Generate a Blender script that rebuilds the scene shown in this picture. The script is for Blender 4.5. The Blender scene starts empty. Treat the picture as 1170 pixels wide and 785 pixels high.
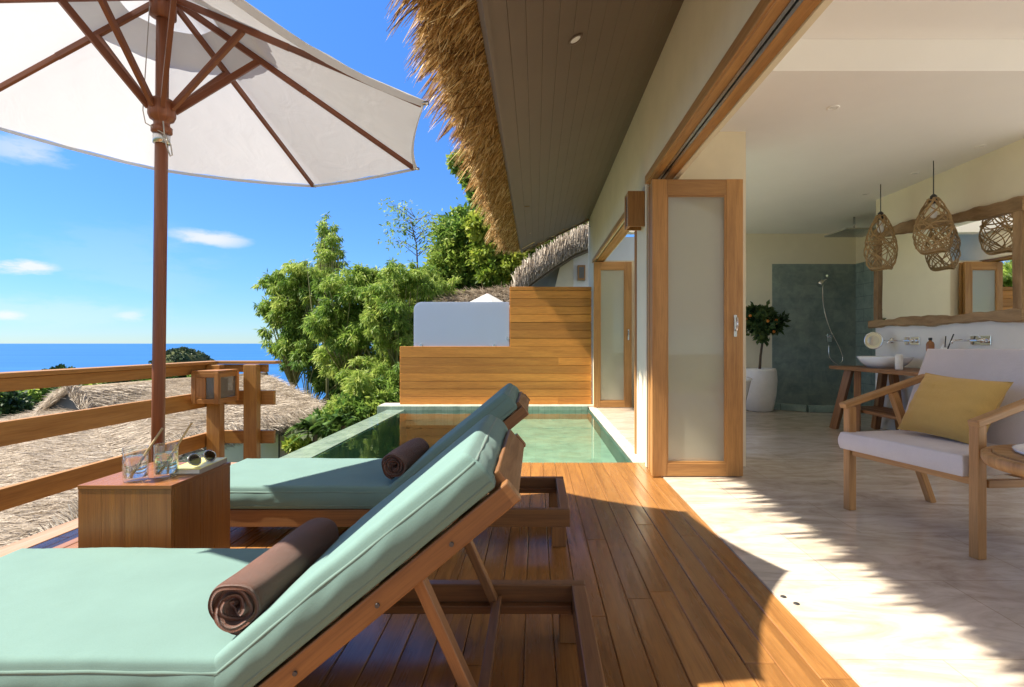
import bpy, bmesh, math, random
import numpy as np
from mathutils import Vector, Matrix, noise as mn
random.seed(7)
RNG = np.random.default_rng(11)
sc = bpy.context.scene
COL = sc.collection
R = math.radians
CAMH, FPX, VPX, VPY = 1.05, 620.0, 612.0, 392.0
def P(px, py, Y):
    """where a point of the place lies, from its bearing and its distance"""
    return Vector(((px - VPX) / FPX * Y, Y, CAMH - (py - VPY) / FPX * Y))

# ------------------------------------------------------------------ mesh helpers
ORG = {}
def link(o):
    COL.objects.link(o); return o
def tag(o, label=None, cat=None, group=None, kind=None):
    if label: o['label'] = label
    if cat: o['category'] = cat
    if group: o['group'] = group
    if kind: o['kind'] = kind
    return o
def thing(name, label, cat, loc=(0, 0, 0), group=None):
    o = link(bpy.data.objects.new(name, None)); o.location = loc
    o.empty_display_size = .1
    ORG[o.name] = Vector(loc)
    return tag(o, label, cat, group)
class MB:
    """collects boxes, bars, tubes... and links them as one mesh object"""
    def __init__(s):
        s.v = []; s.f = []; s.uv = []; s.sm = []
    def obox(s, c, ax, hs, uvoff=None):
        """oriented box: centre, three unit axes, three half sizes; the grain runs along the longest"""
        c = Vector(c); n = len(s.v)
        k = max(range(3), key=lambda i: hs[i])
        off = uvoff or (random.uniform(0, 60), random.uniform(0, 60))
        co = []
        for i in (-1, 1):
            for j in (-1, 1):
                for l in (-1, 1):
                    s.v.append(c + ax[0]*(i*hs[0]) + ax[1]*(j*hs[1]) + ax[2]*(l*hs[2]))
                    co.append((i*hs[0], j*hs[1], l*hs[2]))
        flip = ax[0].cross(ax[1]).dot(ax[2]) < 0
        for q, na in (((0,1,3,2),0),((4,6,7,5),0),((0,4,5,1),1),((2,3,7,6),1),((0,2,6,4),2),((1,5,7,3),2)):
            if flip: q = q[::-1]
            s.f.append(tuple(n+a for a in q)); s.sm.append(False)
            oth = [a for a in range(3) if a != na]
            u = k if k != na else oth[0]
            w = [a for a in oth if a != u][0]
            s.uv.append([(co[a][u]+off[0], co[a][w]+off[1]+na*.37) for a in q])
        return s
    def box(s, x0, x1, y0, y1, z0, z1, uvoff=None):
        return s.obox(((x0+x1)/2, (y0+y1)/2, (z0+z1)/2), (Vector((1,0,0)), Vector((0,1,0)), Vector((0,0,1))),
                      (abs(x1-x0)/2, abs(y1-y0)/2, abs(z1-z0)/2), uvoff)
    def bar(s, p, q, w, h, up=(0, 0, 1)):
        p, q = Vector(p), Vector(q); d = q - p; L = d.length; d.normalize()
        side = d.cross(Vector(up))
        if side.length < 1e-5: side = d.cross(Vector((1, 0, 0)))
        side.normalize(); u = side.cross(d).normalized()
        return s.obox((p+q)/2, (d, side, u), (L/2, w/2, h/2))
    def face(s, pts, uvs=None, smooth=False):
        n = len(s.v); s.v += [Vector(p) for p in pts]
        s.f.append(tuple(range(n, n+len(pts)))); s.sm.append(smooth)
        s.uv.append(uvs or [(p[0], p[1]) for p in pts]); return s
    def rings(s, rings, closed=True, cap=True, smooth=True):
        n0 = len(s.v); m = len(rings[0])
        L = 0; off = (random.uniform(0, 40), random.uniform(0, 40)); Ls = []
        for i, r in enumerate(rings):
            if i: L += (Vector(r[0]) - Vector(rings[i-1][0])).length
            Ls.append(L); s.v += [Vector(p) for p in r]
        mm = m if closed else m-1
        for i in range(len(rings)-1):
            for j in range(mm):
                j2 = (j+1) % m
                s.f.append((n0+i*m+j, n0+i*m+j2, n0+(i+1)*m+j2, n0+(i+1)*m+j)); s.sm.append(smooth)
                w = .02
                s.uv.append([(Ls[i]+off[0], j*w+off[1]), (Ls[i]+off[0], (j+1)*w+off[1]), (Ls[i+1]+off[0], (j+1)*w+off[1]), (Ls[i+1]+off[0], j*w+off[1])])
        if cap and closed:
            for i, rev in ((0, True), (len(rings)-1, False)):
                q = [n0+i*m+j for j in range(m)]
                if rev: q = q[::-1]
                s.f.append(tuple(q)); s.sm.append(False)
                s.uv.append([(s.v[a].x+off[0], s.v[a].y+s.v[a].z+off[1]) for a in q])
        return s
    def tube(s, pts, r, n=10, cap=True):
        pts = [Vector(p) for p in pts]; out = []
        rr = r if isinstance(r, (list, tuple)) else [r]*len(pts)
        prev = None
        for i, p in enumerate(pts):
            d = (pts[min(i+1, len(pts)-1)] - pts[max(i-1, 0)]).normalized()
            if prev is None:
                a = d.cross(Vector((0, 0, 1)))
                if a.length < 1e-3: a = d.cross(Vector((1, 0, 0)))
            else:
                a = prev - d*prev.dot(d)
            a.normalize(); prev = a; b = d.cross(a)
            out.append([p + (a*math.cos(t*2*math.pi/n) + b*math.sin(t*2*math.pi/n))*rr[i] for t in range(n)])
        return s.rings(out, True, cap)
    def lathe(s, c, prof, n=24, cap=True, sx=1, sy=1):
        c = Vector(c)
        return s.rings([[c + Vector((math.cos(t*2*math.pi/n)*r*sx, math.sin(t*2*math.pi/n)*r*sy, z)) for t in range(n)] for r, z in prof], True, cap)
    def prism(s, poly, y0, y1):
        """(x,z) outline pushed along y"""
        off = random.uniform(0, 30); n = len(poly)
        for i in range(n):
            a, b = poly[i], poly[(i+1) % n]
            l = math.hypot(b[0]-a[0], b[1]-a[1])
            s.face([(a[0], y0, a[1]), (b[0], y0, b[1]), (b[0], y1, b[1]), (a[0], y1, a[1])], [(y0, off), (y0, off+l), (y1, off+l), (y1, off)])
        s.face([(x, y0, z) for x, z in poly][::-1], [(x, z) for x, z in poly][::-1])
        s.face([(x, y1, z) for x, z in poly], [(x, z) for x, z in poly])
        return s
    def build(s, name, mat, parent=None, bevel=0, seg=2, loc=None, sub=0):
        o_ = ORG[parent.name] if parent is not None else Vector(loc or (0, 0, 0))
        me = bpy.data.meshes.new(name)
        me.from_pydata([tuple(v - o_) for v in s.v], [], s.f)
        uv = me.uv_layers.new(name='UVMap')
        flat = [c for f in s.uv for p in f for c in p]
        uv.data.foreach_set('uv', flat)
        me.polygons.foreach_set('use_smooth', s.sm)
        me.materials.append(mat); me.update()
        o = link(bpy.data.objects.new(name, me))
        if parent is not None: o.parent = parent
        else: o.location = o_
        ORG[o.name] = Vector(o_)
        if bevel:
            m = o.modifiers.new('bevel', 'BEVEL'); m.width = bevel; m.segments = seg; m.limit_method = 'ANGLE'; m.angle_limit = R(50)
        if sub:
            m = o.modifiers.new('sub', 'SUBSURF'); m.levels = sub; m.render_levels = sub
        return o
def quads(name, V, mat, parent=None, rnd=None, loc=None):
    """many free quads (straws, leaves) as one mesh with a random value per face"""
    V = np.asarray(V, dtype=np.float32); n = len(V)
    o_ = np.array(ORG[parent.name] if parent is not None else (loc or (0, 0, 0)), dtype=np.float32)
    V = V - o_
    me = bpy.data.meshes.new(name)
    me.vertices.add(n*4); me.vertices.foreach_set('co', V.reshape(-1))
    me.loops.add(n*4); me.loops.foreach_set('vertex_index', np.arange(n*4, dtype=np.int32))
    me.polygons.add(n); me.polygons.foreach_set('loop_start', np.arange(0, n*4, 4, dtype=np.int32))
    me.polygons.foreach_set('loop_total', np.full(n, 4, dtype=np.int32))
    me.update(calc_edges=True)
    a = me.attributes.new('rnd', 'FLOAT', 'FACE')
    a.data.foreach_set('value', np.asarray(rnd if rnd is not None else RNG.random(n), dtype=np.float32))
    me.materials.append(mat); me.validate()
    o = link(bpy.data.objects.new(name, me))
    if parent is not None: o.parent = parent
    else: o.location = tuple(float(a) for a in o_)
    ORG[o.name] = Vector([float(a) for a in o_])
    return o
def copy_tree(o, parent=None):
    c = o.copy(); COL.objects.link(c); c.parent = parent
    ORG[c.name] = ORG[o.name]
    for ch in [k for k in o.children]: copy_tree(ch, c)
    return c

# ------------------------------------------------------------------ materials
def newmat(name):
    m = bpy.data.materials.new(name); m.use_nodes = True
    nt = m.node_tree; nt.nodes.clear()
    out = nt.nodes.new('ShaderNodeOutputMaterial')
    return m, nt, out
def N(nt, t, **kw):
    n = nt.nodes.new(t)
    for k, v in kw.items():
        if k.startswith('i_'):
            key = k[2:].replace('_', ' ')
            n.inputs[key].default_value = v
        else: setattr(n, k, v)
    return n
def ramp(nt, stops, fac):
    r = nt.nodes.new('ShaderNodeValToRGB'); e = r.color_ramp.elements
    while len(e) < len(stops): e.new(.5)
    for i, (p, c) in enumerate(stops):
        e[i].position = p; e[i].color = (*c, 1) if len(c) == 3 else c
    nt.links.new(fac, r.inputs[0]); return r
def princ(nt, out, rough=.5, spec=.5, **kw):
    b = nt.nodes.new('ShaderNodeBsdfPrincipled')
    b.inputs['Roughness'].default_value = rough
    b.inputs['Specular IOR Level'].default_value = spec
    for k, v in kw.items(): b.inputs[k].default_value = v
    nt.links.new(b.outputs[0], out.inputs[0]); return b
def bump(nt, b, h, strength=.3, dist=.01):
    n = nt.nodes.new('ShaderNodeBump'); n.inputs['Strength'].default_value = strength; n.inputs['Distance'].default_value = dist
    nt.links.new(h, n.inputs['Height']); nt.links.new(n.outputs[0], b.inputs['Normal']); return n
def coord(nt, which='Object', scale=(1, 1, 1)):
    t = nt.nodes.new('ShaderNodeTexCoord'); m = nt.nodes.new('ShaderNodeMapping')
    m.inputs['Scale'].default_value = scale
    nt.links.new(t.outputs[which], m.inputs[0]); return m.outputs[0]
def noise(nt, vec, scale=5, detail=4, rough=.55, dist=0):
    n = nt.nodes.new('ShaderNodeTexNoise'); n.inputs['Scale'].default_value = scale; n.inputs['Detail'].default_value = detail
    n.inputs['Roughness'].default_value = rough; n.inputs['Distortion'].default_value = dist
    nt.links.new(vec, n.inputs['Vector']); return n.outputs['Fac']
def mixc(nt, a, b, fac, mode='MIX'):
    m = nt.nodes.new('ShaderNodeMix'); m.data_type = 'RGBA'; m.blend_type = mode
    for s, v in ((m.inputs[6], a), (m.inputs[7], b), (m.inputs[0], fac)):
        if hasattr(v, 'is_output'): nt.links.new(v, s)
        elif isinstance(v, (int, float)): s.default_value = v
        else: s.default_value = (*v, 1)
    return m.outputs[2]
def wood(name, light, dark, rough=.4, grain=1.0, vary=.35, bumpy=.15, spec=.5):
    m, nt, out = newmat(name); b = princ(nt, out, rough, spec)
    v = coord(nt, 'UV', (1.2, 26*grain, 1)); v2 = coord(nt, 'UV', (.12, 1.1, 1)); v3 = coord(nt, 'UV', (7, 160*grain, 1))
    g = noise(nt, v, 1.0, 5, .6, .6); lo = noise(nt, v2, 1.0, 2, .5); fi = noise(nt, v3, 1.0, 2, .6)
    c = ramp(nt, [(.3, dark), (.68, light)], g).outputs[0]
    var = ramp(nt, [(.3, (1-vary,)*3), (.7, (1+vary*.5,)*3)], lo).outputs[0]
    c = mixc(nt, c, var, 1.0, 'MULTIPLY')
    fr = ramp(nt, [(.35, (.72,)*3), (.55, (1,)*3)], fi).outputs[0]
    c = mixc(nt, c, fr, .6, 'MULTIPLY')
    nt.links.new(c, b.inputs['Base Color'])
    rr = ramp(nt, [(.3, (min(1, rough*1.4),)*3), (.7, (rough*.75,)*3)], g).outputs[0]
    nt.links.new(rr, b.inputs['Roughness'])
    bump(nt, b, fi, bumpy, .002); return m
def plaster(name, col, rough=.85, mott=.07, bumpy=.12, scale=3):
    m, nt, out = newmat(name); b = princ(nt, out, rough, .25)
    v = coord(nt, 'Object'); a = noise(nt, v, scale, 5, .6); f = noise(nt, v, 60, 3)
    c = ramp(nt, [(.25, tuple(x*(1-mott) for x in col)), (.75, tuple(min(1, x*(1+mott*.6)) for x in col))], a).outputs[0]
    nt.links.new(c, b.inputs['Base Color']); bump(nt, b, f, bumpy, .003); return m
def plain(name, col, rough=.5, metal=0, spec=.5, mott=.06):
    m, nt, out = newmat(name); b = princ(nt, out, rough, spec); b.inputs['Metallic'].default_value = metal
    a = noise(nt, coord(nt, 'Object'), 18, 3)
    c = ramp(nt, [(.3, tuple(x*(1-mott) for x in col)), (.7, tuple(min(1, x*(1+mott)) for x in col))], a).outputs[0]
    nt.links.new(c, b.inputs['Base Color']); return m
def fabric(name, col, rough=.9, weave=260, wrinkle=.25, sheen=.15, mott=.06):
    m, nt, out = newmat(name); b = princ(nt, out, rough, .15); b.inputs['Sheen Weight'].default_value = sheen
    v = coord(nt, 'Object'); a = noise(nt, v, 4, 4); w = noise(nt, v, weave, 2); wr = noise(nt, coord(nt, 'Object', (1, 1, 1)), 7, 3, .5, .8)
    c = ramp(nt, [(.25, tuple(x*(1-mott) for x in col)), (.75, tuple(min(1, x*(1+mott)) for x in col))], a).outputs[0]
    c = mixc(nt, c, ramp(nt, [(.35, (.9,)*3), (.6, (1,)*3)], w).outputs[0], .5, 'MULTIPLY')
    nt.links.new(c, b.inputs['Base Color'])
    ad = N(nt, 'ShaderNodeMath', operation='MULTIPLY_ADD'); nt.links.new(wr, ad.inputs[0]); ad.inputs[1].default_value = 6; nt.links.new(w, ad.inputs[2])
    bump(nt, b, ad.outputs[0], wrinkle, .006); return m
def strawmat(name, stops, rough=.7, transl=.15):
    m, nt, out = newmat(name)
    at = N(nt, 'ShaderNodeAttribute', attribute_name='rnd')
    c = ramp(nt, stops, at.outputs['Fac']).outputs[0]
    b = nt.nodes.new('ShaderNodeBsdfPrincipled'); b.inputs['Roughness'].default_value = rough; b.inputs['Specular IOR Level'].default_value = .3
    t = nt.nodes.new('ShaderNodeBsdfTranslucent'); mx = nt.nodes.new('ShaderNodeMixShader'); mx.inputs[0].default_value = transl
    nt.links.new(c, b.inputs['Base Color']); nt.links.new(c, t.inputs[0])
    nt.links.new(b.outputs[0], mx.inputs[1]); nt.links.new(t.outputs[0], mx.inputs[2]); nt.links.new(mx.outputs[0], out.inputs[0]); return m
def schlick(nt, f0, normal=None):
    """mirror share of a thin sheet, the same from either side"""
    lw = nt.nodes.new('ShaderNodeLayerWeight'); lw.inputs[0].default_value = .5
    if normal is not None: nt.links.new(normal, lw.inputs['Normal'])
    p = N(nt, 'ShaderNodeMath', operation='POWER'); nt.links.new(lw.outputs['Facing'], p.inputs[0]); p.inputs[1].default_value = 5
    m = N(nt, 'ShaderNodeMath', operation='MULTIPLY_ADD'); nt.links.new(p.outputs[0], m.inputs[0]); m.inputs[1].default_value = 1-f0; m.inputs[2].default_value = f0
    return m.outputs[0]
def glassmat(name, tint=(.95, .97, .96), rough=0.0, white=0.0, ior=1.45, milk=(.86, .86, .8)):
    """thin pane: fresnel mirror over clear (or slightly milky) pane"""
    m, nt, out = newmat(name)
    fr = schlick(nt, ((ior-1)/(ior+1))**2*1.6)
    tr = nt.nodes.new('ShaderNodeBsdfTransparent'); tr.inputs[0].default_value = (*tint, 1)
    gl = nt.nodes.new('ShaderNodeBsdfGlossy'); gl.inputs['Roughness'].default_value = rough
    base = tr.outputs[0]
    if white:
        d = nt.nodes.new('ShaderNodeBsdfDiffuse'); d.inputs[0].default_value = (*milk, 1)
        tl = nt.nodes.new('ShaderNodeBsdfTranslucent'); tl.inputs[0].default_value = (*milk, 1)
        h = nt.nodes.new('ShaderNodeMixShader'); h.inputs[0].default_value = .5
        nt.links.new(d.outputs[0], h.inputs[1]); nt.links.new(tl.outputs[0], h.inputs[2])
        w = nt.nodes.new('ShaderNodeMixShader'); w.inputs[0].default_value = white
        nt.links.new(base, w.inputs[1]); nt.links.new(h.outputs[0], w.inputs[2]); base = w.outputs[0]
    mx = nt.nodes.new('ShaderNodeMixShader')
    nt.links.new(fr, mx.inputs[0]); nt.links.new(base, mx.inputs[1]); nt.links.new(gl.outputs[0], mx.inputs[2])
    nt.links.new(mx.outputs[0], out.inputs[0]); return m

M = {}
M['deck'] = wood('deck teak', (.43, .20, .058), (.25, .11, .032), .24, .8, .26, .10)
M['border'] = wood('weathered border board', (.52, .32, .2), (.36, .2, .12), .5)
M['teak'] = wood('teak', (.44, .21, .062), (.25, .105, .03), .42, 1, .3)
M['lounger'] = wood('lounger teak', (.30, .145, .052), (.18, .082, .03), .42, 1, .3)
M['table'] = wood('side table teak', (.34, .138, .036), (.21, .075, .018), .3, 1.1, .12)
M['rail'] = wood('railing teak', (.42, .215, .05), (.28, .13, .028), .5, .7, .25)
M['fence'] = wood('fence cedar', (.64, .28, .05), (.47, .185, .03), .45, .5, .3)
M['door'] = wood('door teak', (.52, .27, .085), (.35, .165, .048), .38, .8, .25)
M['chair'] = wood('chair teak', (.52, .28, .105), (.36, .185, .062), .42, 1, .2)
M['rustic'] = wood('rustic live edge wood', (.52, .34, .17), (.27, .155, .068), .6, .7, .35, .5)
M['vanity'] = wood('vanity wood', (.40, .19, .07), (.22, .095, .034), .5)
M['red'] = wood('umbrella hardwood', (.25, .085, .035), (.15, .047, .02), .42, 1, .25)
M['soffit'] = plaster('soffit painted boards', (.165, .125, .092), .55, .08, .08, 2)
M['cream'] = plaster('cream render', (.74, .66, .49))
M['interior'] = plaster('cream interior paint', (.86, .80, .63), .8, .04)
M['white'] = plaster('white paint', (.84, .83, .79), .8, .03)
M['ceiling'] = plaster('ceiling paint', (.88, .87, .85), .9, .02, .05)
M['green wall'] = plaster('pale green render', (.78, .81, .60), .9)
M['tan wall'] = plaster('pale tan render', (.6, .54, .45), .9)
M['mint'] = fabric('mint cushion canvas', (.155, .258, .236), .85, 300, .07, .05)
M['piping'] = fabric('mint piping', (.15, .235, .208), .85, 300, .1)
def terry(name, col):
    m, nt, out = newmat(name); b = princ(nt, out, 1, .05); b.inputs['Sheen Weight'].default_value = .35
    v = coord(nt, 'Object'); w_ = noise(nt, v, 420, 2, .6); a = noise(nt, v, 12, 3)
    c = ramp(nt, [(.3, tuple(x*.85 for x in col)), (.7, tuple(x*1.12 for x in col))], a).outputs[0]
    c = mixc(nt, c, ramp(nt, [(.3, (.62,)*3), (.6, (1.05,)*3)], w_).outputs[0], 1.0, 'MULTIPLY')
    nt.links.new(c, b.inputs[0]); bump(nt, b, w_, .8, .008); return m
M['towel'] = terry('brown terry', (.15, .056, .03))
M['grey fabric'] = fabric('pale grey upholstery', (.64, .60, .585), .9, 240, .18)
M['mustard'] = fabric('mustard linen', (.64, .41, .12), .95, 200, .3)
M['metal'] = plain('brushed metal', (.6, .6, .6), .25, 1)
M['chrome'] = plain('chrome', (.8, .8, .8), .08, 1)
M['dark metal'] = plain('dark metal', (.08, .08, .085), .4, .6)
M['ceramic'] = plain('white ceramic', (.86, .86, .85), .15, 0, .5, .01)
M['pot'] = plain('white planter', (.80, .79, .77), .45, 0, .4, .03)
M['black'] = plain('black', (.02, .02, .022), .4)
M['cord'] = plain('grey cord', (.45, .44, .42), .8)
M['rattan'] = wood('woven rattan', (.58, .40, .20), (.38, .24, .10), .7)
M['paper'] = plain('paper', (.82, .8, .74), .8)
M['yellow cover'] = plain('yellow cover', (.72, .66, .2), .35, 0, .5, .3)
M['book side'] = plain('grey book back', (.33, .29, .25), .6)
M['amber'] = plain('amber bottle', (.35, .15, .05), .2)
M['orange'] = plain('orange fruit', (.75, .25, .04), .45)
M['glass'] = glassmat('door glass', (.93, .94, .87), 0, .38)
M['tumbler'] = glassmat('tumbler glass', (.97, .985, .985), 0, .02, 1.75)
def liquid(name, tint):
    m, nt, out = newmat(name); g = nt.nodes.new('ShaderNodeBsdfGlass'); g.inputs['IOR'].default_value = 1.33; g.inputs['Roughness'].default_value = .02; g.inputs[0].default_value = (*tint, 1)
    nt.links.new(g.outputs[0], out.inputs[0]); return m
M['drink'] = liquid('clear drink', (.96, .95, .94)); M['green drink'] = liquid('greenish drink', (.86, .93, .86))
M['frost'] = glassmat('frosted panel', (.78, .86, .98), .15, .9, 1.45, (.68, .74, .86))
M['lantern pane'] = glassmat('lantern pane', (.5, .52, .52), .2, .22)
M['lens'] = glassmat('dark lens', (.05, .06, .07), .03, 0, 1.6)
M['mirror'] = plain('mirror silver', (.9, .91, .9), .01, 1, .5, 0)
M['bark'] = wood('bark', (.2, .14, .09), (.1, .07, .045), .9, .5, .3, .6)
M['bamboo'] = wood('bamboo culm', (.3, .3, .12), (.2, .2, .08), .5, .5)
M['thatch'] = strawmat('golden thatch straw', [(0, (.10, .05, .015)), (.35, (.38, .215, .07)), (.7, (.68, .45, .17)), (1, (.92, .75, .42))])
M['old thatch'] = strawmat('weathered thatch straw', [(0, (.15, .115, .085)), (.3, (.37, .31, .245)), (.7, (.57, .50, .41)), (1, (.74, .68, .59))])
def thatchbase(name, a, b):
    m, nt, out = newmat(name); bs = princ(nt, out, .9, .1)
    n1 = noise(nt, coord(nt, 'Object', (1, 6, 1)), 14, 5, .65)
    nt.links.new(ramp(nt, [(.3, a), (.7, b)], n1).outputs[0], bs.inputs[0]); bump(nt, bs, n1, .8, .03); return m
M['thatch base'] = thatchbase('thatch body', (.2, .11, .04), (.42, .26, .1))
M['old thatch base'] = thatchbase('weathered thatch body', (.16, .125, .09), (.38, .32, .25))
def leafmat(name, dark, mid, light, transl=.35):
    return strawmat(name, [(0, dark), (.5, mid), (1, light)], .5, transl)
M['bamboo leaf'] = leafmat('bamboo leaves', (.085, .18, .03), (.24, .37, .06), (.46, .54, .13), .5)
M['leaf'] = leafmat('broad leaves', (.06, .14, .03), (.18, .30, .05), (.36, .45, .09), .45)
M['bright leaf'] = leafmat('yellow green leaves', (.09, .18, .025), (.24, .33, .04), (.44, .48, .08), .45)
M['dark leaf'] = leafmat('dark leaves', (.02, .05, .018), (.045, .095, .028), (.09, .14, .04), .25)
M['palm leaf'] = leafmat('palm fronds', (.05, .12, .03), (.12, .22, .05), (.24, .34, .08), .35)
def stonemat():
    m, nt, out = newmat('travertine'); b = princ(nt, out, .16, .5)
    v = coord(nt, 'Object', (1.1, 2.6, 1)); a = noise(nt, v, 1.5, 8, .66, 2.0); v2 = coord(nt, 'Object', (3, 8, 1)); f = noise(nt, v2, 1.6, 5, .6, .8)
    c = ramp(nt, [(.22, (.36, .29, .225)), (.45, (.57, .49, .40)), (.6, (.67, .59, .50)), (.8, (.76, .71, .64))], a).outputs[0]
    c = mixc(nt, c, ramp(nt, [(.3, (.7, .66, .62)), (.5, (1, 1, 1))], f).outputs[0], .55, 'MULTIPLY')
    br = N(nt, 'ShaderNodeTexBrick'); br.offset = .5; nt.links.new(coord(nt, 'Object'), br.inputs[0])
    br.inputs['Scale'].default_value = 1; br.inputs['Brick Width'].default_value = .9; br.inputs['Row Height'].default_value = .6; br.inputs['Mortar Size'].default_value = .0025
    br.inputs['Color1'].default_value = (1, 1, 1, 1); br.inputs['Color2'].default_value = (.93, .93, .92, 1); br.inputs['Mortar'].default_value = (.74, .70, .66, 1)
    c = mixc(nt, c, br.outputs[0], 1.0, 'MULTIPLY')
    nt.links.new(c, b.inputs[0]); nt.links.new(ramp(nt, [(.3, (.22,)*3), (.7, (.08,)*3)], f).outputs[0], b.inputs['Roughness'])
    bump(nt, b, f, .05, .002); return m
M['stone'] = stonemat()
def tilemat(name, a, b_, w=.3, h=.3, mort=(.3, .3, .28), rough=.4, ax='xz', scale_noise=6):
    m, nt, out = newmat(name); b = princ(nt, out, rough, .4)
    tc = nt.nodes.new('ShaderNodeTexCoord'); sp = nt.nodes.new('ShaderNodeSeparateXYZ'); nt.links.new(tc.outputs['Object'], sp.inputs[0])
    cb = nt.nodes.new('ShaderNodeCombineXYZ')
    nt.links.new(sp.outputs[ax[0].upper()], cb.inputs[0]); nt.links.new(sp.outputs[ax[1].upper()], cb.inputs[1])
    br = N(nt, 'ShaderNodeTexBrick'); br.offset = .5; nt.links.new(cb.outputs[0], br.inputs[0])
    br.inputs['Scale'].default_value = 1; br.inputs['Brick Width'].default_value = w; br.inputs['Row Height'].default_value = h; br.inputs['Mortar Size'].default_value = .003
    br.inputs['Color1'].default_value = (*a, 1); br.inputs['Color2'].default_value = (*b_, 1); br.inputs['Mortar'].default_value = (*mort, 1)
    n1 = noise(nt, tc.outputs['Object'], scale_noise, 6, .65, .5)
    c = mixc(nt, br.outputs[0], ramp(nt, [(.3, (.62, .66, .66)), (.7, (1.15, 1.12, 1.08))], n1).outputs[0], 1.0, 'MULTIPLY')
    nt.links.new(c, b.inputs[0]); bump(nt, b, br.outputs['Fac'], -.2, .002); return m
M['slate xz'] = tilemat('shower slate', (.25, .325, .315), (.30, .375, .36), .4, .2, (.3, .37, .34))
M['slate yz'] = tilemat('shower slate side', (.28, .39, .38), (.33, .44, .43), .4, .2, (.13, .16, .16), ax='yz')
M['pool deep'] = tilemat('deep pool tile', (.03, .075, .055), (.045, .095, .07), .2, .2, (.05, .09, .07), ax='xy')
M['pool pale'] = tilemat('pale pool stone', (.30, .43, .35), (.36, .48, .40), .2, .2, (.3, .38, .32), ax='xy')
M['pool edge'] = tilemat('wet green stone', (.25, .34, .28), (.31, .40, .34), .1, .2, (.2, .27, .23), .12, ax='xy')
M['coping'] = tilemat('pale coping stone', (.62, .56, .48), (.68, .62, .54), .5, .4, (.5, .45, .4), .5, ax='xy')
def watermat():
    m, nt, out = newmat('pool water')
    fr = schlick(nt, .021)
    tr = nt.nodes.new('ShaderNodeBsdfTransparent'); tr.inputs[0].default_value = (.78, .93, .87, 1)
    gl = nt.nodes.new('ShaderNodeBsdfGlossy'); gl.inputs['Roughness'].default_value = 0.02
    bp = nt.nodes.new('ShaderNodeBump'); bp.inputs['Strength'].default_value = .10; bp.inputs['Distance'].default_value = .02
    nt.links.new(noise(nt, coord(nt, 'Object'), 3.5, 2), bp.inputs['Height'])
    nt.links.new(bp.outputs[0], gl.inputs['Normal'])
    mx = nt.nodes.new('ShaderNodeMixShader')
    nt.links.new(fr, mx.inputs[0]); nt.links.new(tr.outputs[0], mx.inputs[1]); nt.links.new(gl.outputs[0], mx.inputs[2])
    nt.links.new(mx.outputs[0], out.inputs[0]); return m
M['water'] = watermat()
def seamat():
    m, nt, out = newmat('sea'); b = princ(nt, out, .55, .12)
    n1 = noise(nt, coord(nt, 'Object', (.0006, .004, 1)), 1, 4)
    nt.links.new(ramp(nt, [(.3, (.018, .105, .28)), (.7, (.03, .14, .36))], n1).outputs[0], b.inputs[0]); return m
M['sea'] = seamat()
M['ground'] = plaster('hillside soil and weeds', (.07, .085, .03), .95, .5, .5, .8)
M['forest'] = leafmat('forest canopy', (.03, .06, .03), (.055, .10, .045), (.09, .14, .055), .1)
def canvasmat():
    m, nt, out = newmat('umbrella canvas')
    d = nt.nodes.new('ShaderNodeBsdfDiffuse'); t = nt.nodes.new('ShaderNodeBsdfTranslucent'); mx = nt.nodes.new('ShaderNodeMixShader')
    a = noise(nt, coord(nt, 'Object'), 5, 3)
    c = ramp(nt, [(.3, (.78, .79, .81)), (.7, (.83, .84, .86))], a).outputs[0]
    nt.links.new(c, d.inputs[0]); t.inputs[0].default_value = (.43, .445, .475, 1)
    bp = nt.nodes.new('ShaderNodeBump'); bp.inputs['Strength'].default_value = .2; bp.inputs['Distance'].default_value = .02
    nt.links.new(noise(nt, coord(nt, 'Object'), 6, 3, .5, 1), bp.inputs['Height'])
    nt.links.new(bp.outputs[0], d.inputs['Normal']); nt.links.new(bp.outputs[0], t.inputs['Normal'])
    mx.inputs[0].default_value = .5
    nt.links.new(d.outputs[0], mx.inputs[1]); nt.links.new(t.outputs[0], mx.inputs[2]); nt.links.new(mx.outputs[0], out.inputs[0]); return m
M['canvas'] = canvasmat()

# ------------------------------------------------------------------ world, sun, camera
SUNV = Vector((-.785, -.095, 1.0)).normalized()
w = bpy.data.worlds.new('World'); sc.world = w; w.use_nodes = True
nt = w.node_tree; nt.nodes.clear()
wo = nt.nodes.new('ShaderNodeOutputWorld'); bg = nt.nodes.new('ShaderNodeBackground'); bg.inputs[1].default_value = .10
sky = nt.nodes.new('ShaderNodeTexSky'); sky.sky_type = 'NISHITA'; sky.sun_disc = False
sky.sun_elevation = math.asin(SUNV.z); sky.sun_rotation = math.atan2(SUNV.x, SUNV.y) % (2*math.pi)
sky.air_density = .85; sky.dust_density = 0.0; sky.ozone_density = 4.0
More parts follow.
